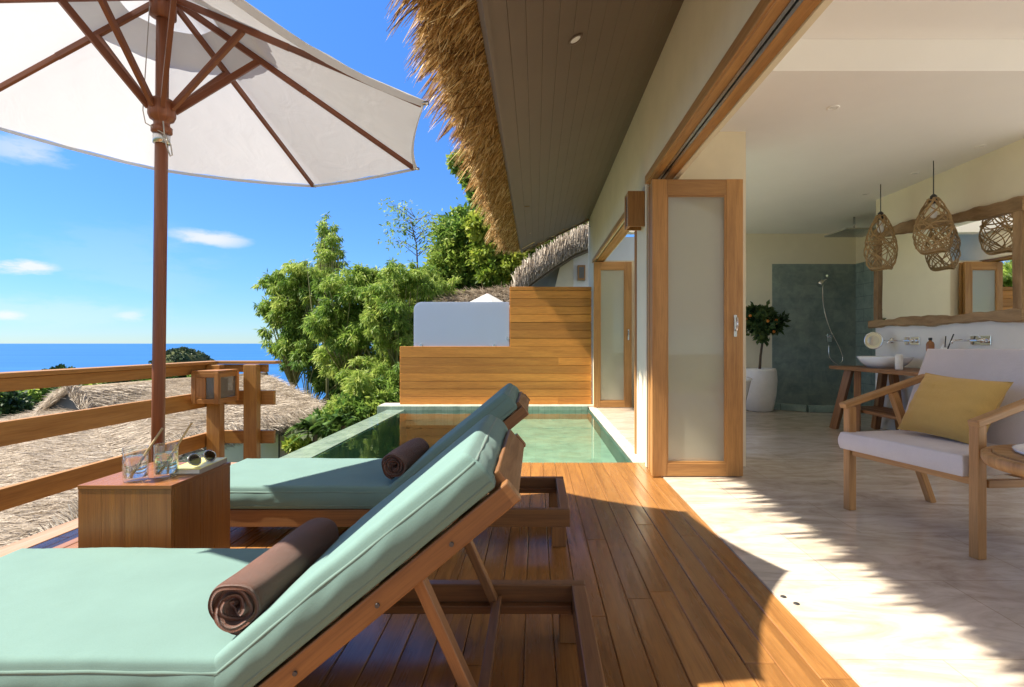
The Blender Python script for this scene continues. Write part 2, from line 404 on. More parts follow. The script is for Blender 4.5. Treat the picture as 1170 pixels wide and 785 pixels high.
# a few thin clouds, in the sky's own directions
tc = nt.nodes.new('ShaderNodeTexCoord')
def wm(op, a, b=None):
    n = nt.nodes.new('ShaderNodeMath'); n.operation = op
    for i, v in enumerate((a, b)):
        if v is None: continue
        if hasattr(v, 'is_output'): nt.links.new(v, n.inputs[i])
        else: n.inputs[i].default_value = v
    return n.outputs[0]
mp = nt.nodes.new('ShaderNodeMapping'); mp.inputs['Scale'].default_value = (1, 1, 3.2); nt.links.new(tc.outputs['Generated'], mp.inputs[0])
cn = nt.nodes.new('ShaderNodeTexNoise'); cn.inputs['Scale'].default_value = 9; cn.inputs['Detail'].default_value = 8; cn.inputs['Roughness'].default_value = .62
nt.links.new(mp.outputs[0], cn.inputs['Vector'])
tot = None
for px, py, rx, ry, amt in ((240, 272, 48, 13, .8), (22, 306, 42, 14, 1.0), (150, 300, 130, 60, .1), (6, 360, 22, 8, .6), (60, 352, 160, 26, .2), (30, 172, 60, 22, .5), (150, 362, 20, 8, .4)):
    d0 = Vector(((px-VPX)/FPX, 1, -(py-VPY)/FPX)).normalized()
    ex = d0.cross(Vector((0, 0, 1))).normalized(); ez = ex.cross(d0)
    sx_, sy_ = rx/FPX*d0.y, ry/FPX*d0.y
    def dot(v, s):
        n = nt.nodes.new('ShaderNodeVectorMath'); n.operation = 'DOT_PRODUCT'
        nt.links.new(tc.outputs['Generated'], n.inputs[0]); n.inputs[1].default_value = tuple(v/s)
        return n.outputs['Value']
    a, b = dot(ex, sx_), dot(ez, sy_)
    r2 = wm('ADD', wm('MULTIPLY', a, a), wm('MULTIPLY', b, b))
    fwd = wm('GREATER_THAN', dot(d0, 1), .2)
    fall = wm('MULTIPLY', wm('MAXIMUM', wm('SUBTRACT', 1.0, r2), 0.0), fwd)
    k = wm('MULTIPLY', wm('MINIMUM', wm('MULTIPLY', wm('MAXIMUM', wm('SUBTRACT', wm('ADD', cn.outputs['Fac'], wm('MULTIPLY', fall, .22)), .56), 0), 6.0), 1.0), wm('MULTIPLY', fall, amt))
    tot = k if tot is None else wm('ADD', tot, k)
tot = wm('MINIMUM', tot, .8)
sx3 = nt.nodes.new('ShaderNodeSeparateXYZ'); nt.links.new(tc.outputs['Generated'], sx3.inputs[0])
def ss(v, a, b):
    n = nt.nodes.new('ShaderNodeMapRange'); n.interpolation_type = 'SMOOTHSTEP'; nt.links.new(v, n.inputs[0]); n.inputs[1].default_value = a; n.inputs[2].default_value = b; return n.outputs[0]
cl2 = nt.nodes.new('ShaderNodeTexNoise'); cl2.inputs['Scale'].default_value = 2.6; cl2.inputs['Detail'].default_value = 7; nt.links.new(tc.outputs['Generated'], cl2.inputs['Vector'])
over = wm('MAXIMUM', ss(sx3.outputs[2], .60, .80), wm('MULTIPLY', ss(sx3.outputs[1], .05, -.25), ss(sx3.outputs[2], -.02, .05)))  # added unseen cloud cover overhead and behind the camera, for white fill light
fill_clouds = wm('MULTIPLY', over, ss(cl2.outputs['Fac'], .36, .56))
hs = nt.nodes.new('ShaderNodeHueSaturation'); hs.inputs['Saturation'].default_value = 1.08; hs.inputs['Value'].default_value = 1.02
nt.links.new(sky.outputs[0], hs.inputs['Color'])
sepz = nt.nodes.new('ShaderNodeSeparateXYZ'); nt.links.new(tc.outputs['Generated'], sepz.inputs[0])
air = nt.nodes.new('ShaderNodeValToRGB'); nt.links.new(sepz.outputs[2], air.inputs[0]); ae = air.color_ramp.elements
ae[0].position = 0.0; ae[0].color = (.36, .46, .58, 1); ae[1].position = .55; ae[1].color = (.62, .92, 1.25, 1)
e_ = ae.new(.14); e_.color = (.44, .62, .86, 1)
grade = nt.nodes.new('ShaderNodeMix'); grade.data_type = 'RGBA'; grade.blend_type = 'MULTIPLY'; grade.inputs[0].default_value = 1
nt.links.new(hs.outputs[0], grade.inputs[6]); nt.links.new(air.outputs[0], grade.inputs[7])
mx = nt.nodes.new('ShaderNodeMix'); mx.data_type = 'RGBA'
nt.links.new(tot, mx.inputs[0]); nt.links.new(grade.outputs[2], mx.inputs[6]); mx.inputs[7].default_value = (4.3, 4.2, 4.05, 1)
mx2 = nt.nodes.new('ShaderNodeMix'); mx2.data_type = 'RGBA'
nt.links.new(fill_clouds, mx2.inputs[0]); nt.links.new(mx.outputs[2], mx2.inputs[6]); mx2.inputs[7].default_value = (2.5, 2.35, 2.15, 1)
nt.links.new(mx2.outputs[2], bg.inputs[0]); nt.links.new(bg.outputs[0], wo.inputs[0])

sl = bpy.data.lights.new('sun', 'SUN'); sl.energy = 5.0; sl.angle = R(.53); sl.color = (1, .91, .77)
so = link(bpy.data.objects.new('sun', sl)); so.rotation_euler = SUNV.to_track_quat('Z', 'Y').to_euler(); so.location = (-8, -2, 12)
cam = bpy.data.cameras.new('camera'); co = link(bpy.data.objects.new('camera', cam)); sc.camera = co
co.location = (0, 0, CAMH); co.rotation_euler = (R(90), 0, 0)
cam.sensor_width = 36; cam.lens = 36*FPX/1170; cam.shift_x = -(VPX-585)/1170; cam.shift_y = (VPY-392.5)/1170
cam.clip_start = .05; cam.clip_end = 90000
sc.view_settings.view_transform = 'Standard'; sc.view_settings.look = 'None'; sc.view_settings.gamma = 1
sc.view_settings.exposure = 1.28
try: sc.view_settings.use_curve_mapping = False
except Exception: pass
sc.render.engine = 'CYCLES'
sc.cycles.max_bounces = 14; sc.cycles.diffuse_bounces = 8; sc.cycles.glossy_bounces = 6; sc.cycles.transparent_max_bounces = 24; sc.cycles.transmission_bounces = 8
sc.cycles.sample_clamp_indirect = 20; sc.cycles.blur_glossy = 1.5; sc.cycles.use_denoising = True

# ------------------------------------------------------------------ the setting: sea, hillside, headland
mb = MB(); S_ = 60000
mb.face([(-S_, -2000, -60), (S_, -2000, -60), (S_, S_, -60), (-S_, S_, -60)]); tag(mb.build('sea', M['sea']), kind='structure')
def sstep(a, b, x):
    t = min(1, max(0, (x-a)/(b-a))); return t*t*(3-2*t)
def gz(x, y):
    z = -2.6 + 2.2*sstep(6.0, 9.0, x)*(1 - sstep(40, 160, y)) - 1.2*sstep(-3, -9, x)
    dist = max(0, y-16) + max(0, -x-30)*.5
    z -= 60*min(1, dist/590)
    z += math.sin(x*.11+1)*math.sin(y*.09)*.8*sstep(20, 60, y)
    return z
xs = [-900, -700, -500, -380, -280, -200, -150, -110, -80, -60, -45, -34, -25, -18, -12, -9, -6, -3, 0, 3, 6, 7.5, 9, 12, 20, 40, 80, 160, 400, 900]
ys = [-60, -30, -15, -8, 0, 4, 8, 12, 16, 22, 30, 40, 55, 75, 100, 130, 170, 220, 290, 370, 460, 560, 640, 720]
mb = MB()
for i in range(len(xs)-1):
    for j in range(len(ys)-1):
        mb.face([(a, b, gz(a, b)) for a, b in ((xs[i], ys[j]), (xs[i+1], ys[j]), (xs[i+1], ys[j+1]), (xs[i], ys[j+1]))])
tag(mb.build('ground', M['ground']), kind='structure')
def clump(cs, n, size, aspect=.5, seed=1, droop=.3, shell=.55, flat=0.0):
    """leaf quads spread through a list of ellipsoids (centre, radii)"""
    g = np.random.default_rng(seed); out = []; rn = []
    vol = np.array([(r[0]*r[1]*r[2])**.75 for c, r in cs]); cnt = np.maximum(20, (n*vol/vol.sum()).astype(int))
    for (c, r), k in zip(cs, cnt):
        lobe = g.uniform(-.28, .28)
        d = g.normal(size=(k, 3)); d /= np.linalg.norm(d, axis=1)[:, None]
        rad = shell + (1-shell)*g.random(k)**.6
        # break the ellipsoid up into twigs
        q = d*rad[:, None]
        tw = max(8, k//34); tc_ = g.normal(size=(tw, 3)); tc_ /= np.linalg.norm(tc_, axis=1)[:, None]; tc_ *= (.35+.8*g.random(tw)**.7)[:, None]
        pick = g.integers(0, tw, k); sp = g.normal(scale=.13, size=(k, 3)); sp[:, 2] -= droop*.28*np.abs(g.normal(size=k))
        q = np.where((g.random(k) < .86)[:, None], tc_[pick]+sp, q)
        p = np.array(c) + q*np.array(r)
        ln = size*(.6+.8*g.random(k)); wd = ln*aspect
        a = g.normal(size=(k, 3)); a[:, 2] = a[:, 2]*(1-flat) - droop*2; a += q*.9; a /= np.linalg.norm(a, axis=1)[:, None]
        b = np.cross(a, g.normal(size=(k, 3))); b /= np.linalg.norm(b, axis=1)[:, None]
        v = np.stack([p, p+a*ln[:, None]*.5+b*wd[:, None]*.5, p+a*ln[:, None], p+a*ln[:, None]*.5-b*wd[:, None]*.5], axis=1)
        tone = np.clip(g.random(tw)[pick]*.65 + lobe + g.normal(.17, .14, k), 0, 1)
        out.append(v); rn.append(tone)
    return np.concatenate(out), np.concatenate(rn)
def headland(name, x0, x1, Y, top, seed):
    """a wooded cape: hill sheet plus its canopy"""
    g = np.random.default_rng(seed)
    cx, rx, h = (x0+x1)/2, (x1-x0)/2, top+61
    mb = MB(); n = 20
    prof = [(1.0, 0), (.93, .3), (.78, .6), (.55, .82), (.28, .95), (.02, 1)]
    mb.rings([[Vector((cx+rx*r*math.cos(t*2*math.pi/n), Y+rx*1.4*r*math.sin(t*2*math.pi/n), -61+h*z)) for t in range(n)] for r, z in prof])
    tag(mb.build(name, M['ground']), kind='structure')
    cs = []
    for k in range(170):
        t = g.random()*2*math.pi; r = math.sqrt(g.random())*.98
        zz = float(np.interp(r, [0, .28, .55, .78, .93, 1], [1, .95, .82, .6, .3, 0]))
        s = rx*.085*(.7+.7*g.random())
        cs.append(((cx+rx*r*math.cos(t), Y+rx*1.4*r*math.sin(t), -61+h*zz), (s, s, s*.8)))
    V, rn = clump(cs, 26000, rx*.035, .8, seed, 0, .5)
    tag(quads(name+'_canopy', V, M['forest'], rnd=rn), kind='stuff')
a, b = P(176, 0, 800).x, P(244, 0, 800).x
headland('headland', a, b, 800, P(0, 399, 800).z, 5)
# far-off wood on the hillside: reads as one mass
g = np.random.default_rng(3); near, far = [], []
for k in range(900):
    Y = 130+440*g.random(); px = -160+640*g.random()
    x = (px-VPX)/FPX*Y; s = 1.8+1.6*g.random()
    z = gz(x, Y)
    (near if Y < 280 else far).append(((x, Y, z+s*.6), (s*1.3, s*1.3, s)))
Va, ra = clump(near, 90000, .55, .8, 9, 0, .5); Vb, rb = clump(far, 90000, .9, .8, 10, 0, .5)
V = np.concatenate([Va, Vb]); rn = np.concatenate([ra, rb])
tag(quads('hillside_wood', V, M['forest'], rnd=rn), kind='stuff')

# ------------------------------------------------------------------ deck, room floor, pool (structure)
DX0, DX1, DY0, DY1 = -2.76, 1.0, -2.2, 4.80
mb = MB(); bw = .104; x = DX1
i = 0
while x > DX0+.16:
    y = DY0 - random.uniform(0, 2)
    while y < DY1-.02:
        L = random.uniform(2.2, 3.6); y1 = min(DY1, y+L)
        if DY1-y1 < .5: y1 = DY1
        mb.box(max(x-bw+.0018, DX0+.15), x, max(y, DY0), y1-.002, -.034, -.006 + random.uniform(-.0008, .0008)); y = y1
    x -= bw
tag(mb.build('deck', M['deck'], bevel=.003, seg=1), kind='structure')
mb = MB(); mb.box(DX0, DX0+.145, DY0, DY1, -.034, -.004); tag(mb.build('deck_border', M['border'], bevel=.003, seg=1), kind='structure')
mb = MB(); mb.box(DX0+.01, DX1-.01, DY0, DY1-.03, -.5, -.036); M['under deck'] = plain('dark joists', (.07, .034, .014), .9)
tag(mb.build('deck_base', M['under deck']), kind='structure')
mb = MB(); mb.box(1.0, 5.3, -3.0, 8.93, -.3, 0)
tag(mb.build('floor', M['stone']), kind='structure')
mb = MB(); mb.box(5.302, 16, -6, 6.6, -.32, -.02); tag(mb.build('added_bounce_terrace', M['coping']), kind='structure')  # added unseen terrace, there to bounce sunlight into the room
mb = MB(); mb.box(5.302, 16, -6, 6.6, -3.5, -.33); tag(mb.build('added_terrace_base', M['ground']), kind='structure')  # earth block carrying the added terrace
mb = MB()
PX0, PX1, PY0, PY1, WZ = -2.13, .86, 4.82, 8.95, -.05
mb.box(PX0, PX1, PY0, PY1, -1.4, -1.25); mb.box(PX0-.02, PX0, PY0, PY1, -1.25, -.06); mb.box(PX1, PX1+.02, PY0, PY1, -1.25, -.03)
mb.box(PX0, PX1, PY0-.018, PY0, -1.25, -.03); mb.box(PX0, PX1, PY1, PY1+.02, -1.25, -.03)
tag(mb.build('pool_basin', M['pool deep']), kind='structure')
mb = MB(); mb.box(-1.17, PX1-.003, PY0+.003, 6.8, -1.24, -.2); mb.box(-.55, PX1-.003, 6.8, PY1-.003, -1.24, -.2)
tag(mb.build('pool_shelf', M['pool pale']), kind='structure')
mb = MB(); mb.box(-2.45, PX0-.021, PY0-.02, PY1, -1.5, -.046); tag(mb.build('pool_overflow_edge', M['pool edge'], bevel=.006), kind='structure')
mb = MB(); mb.box(PX1+.021, .998, PY0-.02, 9.9, -.3, -.004); mb.box(-2.6, .96, PY1+.021, 9.35, -.3, .02)
tag(mb.build('pool_coping', M['coping'], bevel=.005), kind='structure')
mb = MB(); mb.box(-2.6, .86, PY1-.05, PY1+.02, -.3, .012); tag(mb.build('pool_back_edge', M['pool edge'], bevel=.004), kind='structure')
mb = MB(); n = 2
mb.face([(PX0-.02, PY0, WZ), (PX1, PY0, WZ), (PX1, PY1-.05, WZ), (PX0-.02, PY1-.05, WZ)]); tag(mb.build('water', M['water']), kind='structure')

# ------------------------------------------------------------------ the villa
FX = .96
villa = thing('villa', 'thatched cream villa with an open folding glass front and bathroom inside', 'villa', (2.5, 3.5, 0))
mb = MB()
mb.box(FX, 1.155, -3, 9.9, 2.42, 3.6)
mb.box(FX, 1.79, 4.62, 5.15, 0, 2.415)
mb.box(1.158, 1.79, 4.62, 5.15, 2.418, 3.4)
mb.box(FX, 1.7, 9.0, 9.9, -.3, 2.418)
mb.build('facade_wall', M['cream'], villa)
mb = MB()
mb.box(4.29, 4.45, 4.55, 6.84, 0, 3.4)      # mirror wall
mb.box(5.27, 5.4, 6.84, 8.93, 0, 3.4); mb.box(4.45, 5.27, 6.7, 6.838, 0, 3.4)
mb.box(1.7, 5.4, 8.93, 9.1, 0, 3.4)
mb.build('bathroom_wall', M['interior'], villa)
mb = MB(); mb.box(4.284, 4.289, 4.55, 6.84, 0, 1.30); mb.build('splashback', M['white'], villa)
MB().box(1.157, 4.75, 1.7, 3.588, 3.06, 3.2).build('ceiling', M['ceiling'], villa); mb = MB(); mb.box(1.157, 5.4, 3.59, 5.3, 2.85, 3.2); mb.box(1.157, 5.4, 8.8, 9.0, 2.85, 3.2); mb.box(2.0, 5.4, 5.3, 8.8, 2.85, 3.2); mb.box(1.157, 1.24, 5.3, 8.8, 2.85, 3.2)
mb.build('lower_ceiling', M['ceiling'], villa)
mb = MB(); mb.box(1.16, 1.24, 5.3, 8.8, 3.202, 4.0); mb.box(2.0, 2.06, 5.3, 8.8, 3.202, 4.15); mb.box(1.24, 2.0, 5.26, 5.3, 3.202, 4.2); mb.box(1.24, 2.0, 8.8, 8.84, 3.202, 4.2); mb.build('added_light_well', M['ceiling'], villa)  # added unseen shaft: its sunlit white sides send fill light into the bathroom
o = MB().box(3.89, 5.262, 8.918, 8.928, .0, 2.35).build('tiled_wall', M['slate xz'], villa)
o = MB().box(5.258, 5.268, 6.85, 8.917, 0, 2.35).build('tiled_wall', M['slate yz'], villa)
mb = MB()
kp = [(3.80, 8.90), (3.80, 8.62), (4.15, 8.28), (4.75, 8.22), (5.25, 8.22)]
for p, q in zip(kp[:-1], kp[1:]): mb.bar((*p, .05), (*q, .05), .12, .10)
mb.build('shower_kerb', M['slate yz'], villa, bevel=.006)
MB().box(8.6, 8.8, -6, 6.6, -.3, 2.5).build('added_bounce_wall', M['white'], villa)  # added unseen wall: its sunlit white face reflects fill light indoors
# lintel lining and the folding door track
mb = MB(); mb.box(.945, 1.0, -3, 4.6, 2.395, 2.425); mb.box(1.048, 1.125, -3, 4.6, 2.395, 2.425); mb.box(.93, .958, -3, 4.62, 2.40, 2.47)
lining = mb.build('door_head', M['door'], villa, bevel=.003)
mb = MB(); mb.box(1.0, 1.018, -3, 4.6, 2.39, 2.41); mb.box(1.03, 1.048, -3, 4.6, 2.39, 2.41); mb.build('door_track', M['metal'], lining)
MB().box(1.0, 1.048, -3, 4.6, 2.412, 2.43).build('track_slot', M['black'], lining)
mb = MB(); mb.box(1.126, 1.16, -3, 4.61, 2.385, 2.415); mb.build('lintel_edge', M['cream'], villa)
mb = MB(); mb.box(.945, 1.01, 5.152, 5.20, -.004, 2.40); mb.box(.935, .958, 5.16, 9.0, 2.38, 2.44); mb.box(1.0, 1.12, 5.2, 9.0, 2.39, 2.418)
mb.build('window_jamb', M['door'], villa, bevel=.003)
mb = MB(); mb.box(.94, .957, 4.60, 4.66, -.004, 2.40); mb.build('door_jamb', M['cream'], villa)
def folding_leaf(x0, x1, y, h, st=.115, handle=True, t=.042):
    mb = MB()
    mb.box(x0, x0+st, y, y+t, .006, h); mb.box(x1-st*1.15, x1, y, y+t, .006, h)
    mb.box(x0+st, x1-st*1.15, y+.001, y+t-.001, h-.125, h-.001); mb.box(x0+st, x1-st*1.15, y+.001, y+t-.001, .007, .11)
    d = mb.build('folding_door', M['door'], villa, bevel=.004)
    mb = MB(); b0, b1, c0, c1 = x0+st, x1-st*1.15, .11, h-.125
    for a in (((b0, b0+.012), (c0, c1)), ((b1-.012, b1), (c0, c1)), ((b0+.012, b1-.012), (c0, c0+.012)), ((b0+.012, b1-.012), (c1-.012, c1))):
        mb.box(a[0][0], a[0][1], y+.006, y+t-.006, a[1][0], a[1][1])
    mb.build('glazing_bead', M['door'], d)
    MB().box(b0+.012, b1-.012, y+.018, y+.024, c0+.012, c1-.012).build('glass_pane', M['glass'], d)
    if handle:
        mb = MB(); hx = x1-st*.55
        mb.box(hx-.012, hx+.012, y-.006, y-.0005, 1.10, 1.27); mb.tube([(hx, y-.006, 1.15), (hx, y-.045, 1.15), (hx-.0, y-.045, 1.25)], .008, 8)
        mb.build('handle', M['metal'], d)
    return d
folding_leaf(.913, 1.626, 4.25, 2.335)
folding_leaf(.925, 1.62, 4.345, 2.335, handle=False)
folding_leaf(.93, 1.615, 4.44, 2.335, handle=False)
folding_leaf(.945, 1.56, 8.80, 2.37, .1)
folding_leaf(.955, 1.56, 8.89, 2.37, .1, False)
# soffit boards, fascia
sof = [(-.235, 2.68), (.962, 3.265)]
sdx, sdz = sof[1][0]-sof[0][0], sof[1][1]-sof[0][1]; sl_ = math.hypot(sdx, sdz); sdir = Vector((sdx/sl_, 0, sdz/sl_)); snor = Vector((-sdir.z, 0, sdir.x))
mb = MB(); nb = 13
for k in range(nb):
    t0, t1 = sl_*k/nb+.0014, sl_*(k+1)/nb
    c = Vector((sof[0][0], 3.4, sof[0][1])) + sdir*((t0+t1)/2) + snor*.012
    mb.obox(c, (sdir, Vector((0, 1, 0)), snor), ((t1-t0)/2, 6.3, .01))
mb.build('soffit', M['soffit'], villa, bevel=.002, seg=1)
mb = MB(); c = Vector((sof[0][0], 3.4, sof[0][1])) - sdir*.014 + snor*.03
mb.obox(c, (sdir, Vector((0, 1, 0)), snor), (.012, 6.32, .045))
mb.bar((sof[0][0], 9.715, sof[0][1]+.03), (sof[1][0], 9.715, sof[1][1]+.03), .024, .09)
mb.build('fascia', M['soffit'], villa)
# thatch: body + straws
mb = MB()
sec = [(-.225, 2.80), (-.36, 2.80), (-.50, 2.82), (-.55, 2.86), (-.45, 2.96), (2.9, 4.62), (5.6, 3.25), (5.55, 3.0), (2.9, 4.3), (.97, 3.34)]
mb.prism(sec, 1.7, 5.3); mb.prism(sec, 8.8, 9.78); mb.prism(sec[:5]+[(1.2, 3.778), (1.2, 3.46), (.97, 3.34)], 5.302, 8.798); mb.prism([(2.0, 4.174), (2.9, 4.62), (5.6, 3.25), (5.55, 3.0), (2.9, 4.3), (2.0, 3.85)], 5.302, 8.798); mb.prism(sec, -3.2, -2.5)
mb.prism(sec[:5]+[(1.15, 3.753), (1.15, 3.43), (.97, 3.34)], -2.498, 1.698)     # added unseen gap in the roof, unglazed: sun falling in brightens the room
roof = mb.build('thatch_roof', M['thatch base'], villa)
def straws(n, tipf, dirv, seed, L=(.18, .42), wd=(.004, .009), spread=.22, droop=.12):
    """straws whose tips lie where tipf says, running back along dirv; two bent segments each"""
    g = np.random.default_rng(seed)
    tip = tipf(g, n); d = np.array(dirv, float); d = (d if d.ndim == 2 else np.tile(d, (n, 1)))
    d = d + g.normal(scale=spread, size=(n, 3)); d /= np.linalg.norm(d, axis=1)[:, None]
    ln = L[0]+(L[1]-L[0])*g.random(n); w_ = wd[0]+(wd[1]-wd[0])*g.random(n)
    side = np.cross(d, g.normal(size=(n, 3))); side /= np.linalg.norm(side, axis=1)[:, None]
    mid = tip + d*(ln*.45)[:, None]; mid[:, 2] += droop*ln*.5
    root = tip + d*ln[:, None]; root[:, 2] += droop*ln*.2
    s1 = side*w_[:, None]*.5
    A = np.stack([tip-s1*.25, tip+s1*.25, mid+s1, mid-s1], 1); B = np.stack([mid-s1, mid+s1, root+s1, root-s1], 1)
    r = np.clip(g.normal(.5, .3, n), 0, 1)
    return np.concatenate([A, B]), np.concatenate([r, r])
def eave_tip(g, n):
    s = g.random(n); y = -3.1+12.85*g.random(n)
    # the cut face from the soffit edge outwards, broken up into bundles along the eave
    ph = np.sin(y*9.1)*.5+np.sin(y*23.7+1.3)*.35+np.sin(y*41.1+.4)*.25
    x = -.262 - .35*s - .025*ph*s; z = 2.735 + .02*s - .07*np.maximum(0, ph)*s*(g.random(n)) + .03*g.normal(size=n)
    z = np.where(x > -.30, np.maximum(z, 2.725), z)
    return np.stack([x, y, z], 1)
V1, r1 = straws(30000, eave_tip, (.48, .12, .80), 21, spread=.22, wd=(.007, .015))
def edge_tip(g, n):
    y = -3.1+12.85*g.random(n); bun = np.floor(y*31); hb = np.modf(np.sin(bun*12.9898)*43758.5453)[0]; hb = np.abs(hb)
    hb2 = np.abs(np.modf(np.sin(bun*78.233)*12543.123)[0])
    fr = y*31-bun; yc = (bun+.5+(fr-.5)*.5)/31
    y = np.where(hb > .35, yc, y)
    out = np.where(hb > .35, .23*((hb-.35)/.65)**1.6*g.random(n)**.9, .07*g.random(n))
    x = -.575 - out*.95 - .02*g.random(n); z = 2.82 - out*.80 - .12*g.random(n)*hb2
    return np.stack([x, y, z], 1)
V2, r2 = straws(20000, edge_tip, (.60, .08, .76), 22, L=(.2, .45), spread=.10, wd=(.004, .009))
def end_tip(g, n):
    s = g.random(n); x = -.6+1.6*s; z = 2.66+ (x+.235)*.49*np.where(x > -.235, 1, .1)+.3*g.random(n)
    return np.stack([x, 9.76+.12*g.random(n), z], 1)
V3, r3 = straws(4000, end_tip, (.35, -.8, .4), 23, spread=.2)
V = np.concatenate([V1, V2, V3]); rn = np.concatenate([r1, r2, r3])
quads('thatch_fringe', V, M['thatch'], roof, rn)
# downlights are let into soffit and ceiling
def downlight(c, nrm, r=.045):
    nrm = Vector(nrm).normalized(); a = nrm.cross(Vector((0, 1, 0))).normalized(); b = nrm.cross(a)
    def ring(rr, h): return [Vector(c)+nrm*h+(a*math.cos(t*math.pi/12)+b*math.sin(t*math.pi/12))*rr for t in range(24)]
    mb = MB(); mb.rings([ring(r, 0), ring(r, .006), ring(r*.72, .006), ring(r*.66, .002)], True, False)
    o = mb.build('downlight', M['soffit' if r > .046 else 'ceiling'], villa)
    mb = MB(); mb.rings([ring(r*.66, .0015), ring(.001, .004)], True, False); mb.build('lamp_lens', M['ceramic'], o)
t_ = .62; q = Vector((sof[0][0], 0, sof[0][1]))+sdir*(sl_*.40); Yd = FPX*(q.z-CAMH)/(VPY-45)
downlight((q.x, Yd, q.z), -snor, .05)
for px, py, zc in ((952, 123, 2.85), (1120, 167, 2.85), (1045, 198, 2.85), (988, 222, 2.85)):
    Y = (zc-CAMH)*FPX/(VPY-py); downlight(((px-VPX)/FPX*Y, Y, zc), (0, 0, -1), .045)
# floor sockets for the door bolts
for px, py in ((895, 682), (910, 690)):
    Y = CAMH*FPX/(py-VPY); p = P(px, py, Y)
    mb = MB(); mb.lathe((p.x, p.y, .0005), [(.012, 0), (.012, .002), (.008, .0025)], 16); 
    tag(mb.build('bolt_socket', M['dark metal'], loc=(p.x, p.y, 0)), 'small dark metal floor socket for a door bolt beside the deck edge', 'floor socket', 'door bolt sockets in the stone floor')

# ------------------------------------------------------------------ privacy fence with frosted panel
fen = thing('privacy_fence', 'stepped golden wood plank fence closing off the far end of the pool', 'fence', (-.7, 9.12, .02))
mb = MB(); z = .022; k = 0; FY = 9.10
while z < 1.99:
    z1 = min(z+.131, 2.0) if z < .99 else min(z+.1335, 2.0)
    if z < .98 and z1 > .93: z1 = 1.0
    x0 = -2.275 if z < .99 else -.43
    xs_ = [x0]; xx = x0
    while xx < .9:
        xx += random.uniform(2.6, 4.5); xs_.append(min(xx, .94))
        if .94-xx < .4: xs_[-1] = .94; break
    for a, b in zip(xs_[:-1], xs_[1:]):
        if b > a+.01: mb.box(a, b-.002, FY+random.uniform(0, .002), FY+.028, z, z1-.006)
    z = z1
mb.build('boards', M['fence'], fen, bevel=.003, seg=1)
mb = MB(); mb.box(-2.285, .93, FY+.03, FY+.08, .03, .985); mb.box(-.44, .93, FY+.03, FY+.08, .99, 1.985)
mb.build('backing', M['fence'], fen)
mb = MB(); pts = []
gx0, gx1, gz0, gz1, rc = -2.05, -.445, .988, 1.742, .13
for t in range(7): a = math.pi/2+t*math.pi/12; pts.append((gx0+rc+rc*math.cos(a), gz1-rc+rc*math.sin(a)))
pts = [(gx1, gz0), (gx1, gz1)] + pts + [(gx0, gz0)]
mb.prism(pts[::-1], FY+.03, FY+.042); pan = mb.build('frosted_panel', M['frost'], fen)
for x_, z_ in ((-1.93, 1.0), (-.7, 1.0), (-.47, 1.12)):
    MB().box(x_-.022, x_+.022, FY+.02, FY+.052, z_-.01, z_+.04).build('clamp', M['metal'], pan, bevel=.003)

# ------------------------------------------------------------------ railing and corner lantern
rail = thing('deck_railing', 'three-bar orange wooden railing along the left edge of the deck', 'railing', (-2.75, 3.5, 0))
RX, RY = -2.75, 4.66
mb = MB(); mb.box(RX-.07, RX+.05, -2.2, RY+.06, .872, .897); mb.box(RX+.052, -2.21, RY-.05, RY+.06, .872, .897); mb.build('handrail', M['rail'], rail, bevel=.003)
for z0, z1 in ((.80, .869), (.52, .645), (.19, .303)):
    MB().box(RX-.02, RX+.02, -2.2, RY-.02, z0, z1).build('crossbar', M['rail'], rail, bevel=.003)
    x1 = -2.30 if z0 > .7 else -2.24
    MB().box(RX+.021, x1, RY-.018, RY+.02, z0+.002, z1-.002).build('crossbar', M['rail'], rail, bevel=.003)
for x_, y_, z1 in ((-2.665, 4.52, .868), (-2.40, 4.595, .868), (RX-.062, 2.4, .868), (RX-.062, .2, .868), (RX-.062, -2.0, .868)):
    MB().box(x_-.055, x_+.055, y_-.04, y_+.036, -.6, z1).build('post', M['rail'], rail, bevel=.004)
lan = thing('corner_lantern', 'wooden box lantern with grey panes fixed at the railing corner', 'lantern', (-2.62, 4.38, .55))
LX0, LX1, LY0, LY1, LZ0, LZ1 = -2.70, -2.485, 4.25, 4.55, .572, .818
mb = MB()
for a, b in ((LX0, LY0), (LX1-.035, LY0), (LX0, LY1-.035), (LX1-.035, LY1-.035)): mb.box(a, a+.035, b, b+.035, LZ0, LZ1)
for zz in (LZ0, LZ1-.04):
    mb.box(LX0+.035, LX1-.035, LY0+.002, LY0+.033, zz+.001, zz+.039); mb.box(LX0+.035, LX1-.035, LY1-.033, LY1-.002, zz+.001, zz+.039)
    mb.box(LX0+.002, LX0+.033, LY0+.035, LY1-.035, zz+.001, zz+.039); mb.box(LX1-.033, LX1-.002, LY0+.035, LY1-.035, zz+.001, zz+.039)
mb.box(LX0+.003, LX1-.003, LY0+.003, LY1-.003, LZ1, LZ1+.015)
mb.box(LX0+.036, LX0+.11, LY0+.004, LY0+.03, LZ0+.04, LZ1-.04)
mb.build('frame', M['teak'], lan, bevel=.003)
MB().box(LX0+.111, LX1-.036, LY0+.014, LY0+.02, LZ0+.04, LZ1-.04).build('pane', M['lantern pane'], lan)
MB().box(LX1-.02, LX1-.014, LY0+.036, LY1-.036, LZ0+.04, LZ1-.04).build('pane', M['lantern pane'], lan)
MB().box(LX0+.05, LX1-.06, LY0+.06, LY1-.06, LZ0+.045, LZ1-.06).build('backplate', M['book side'], lan)
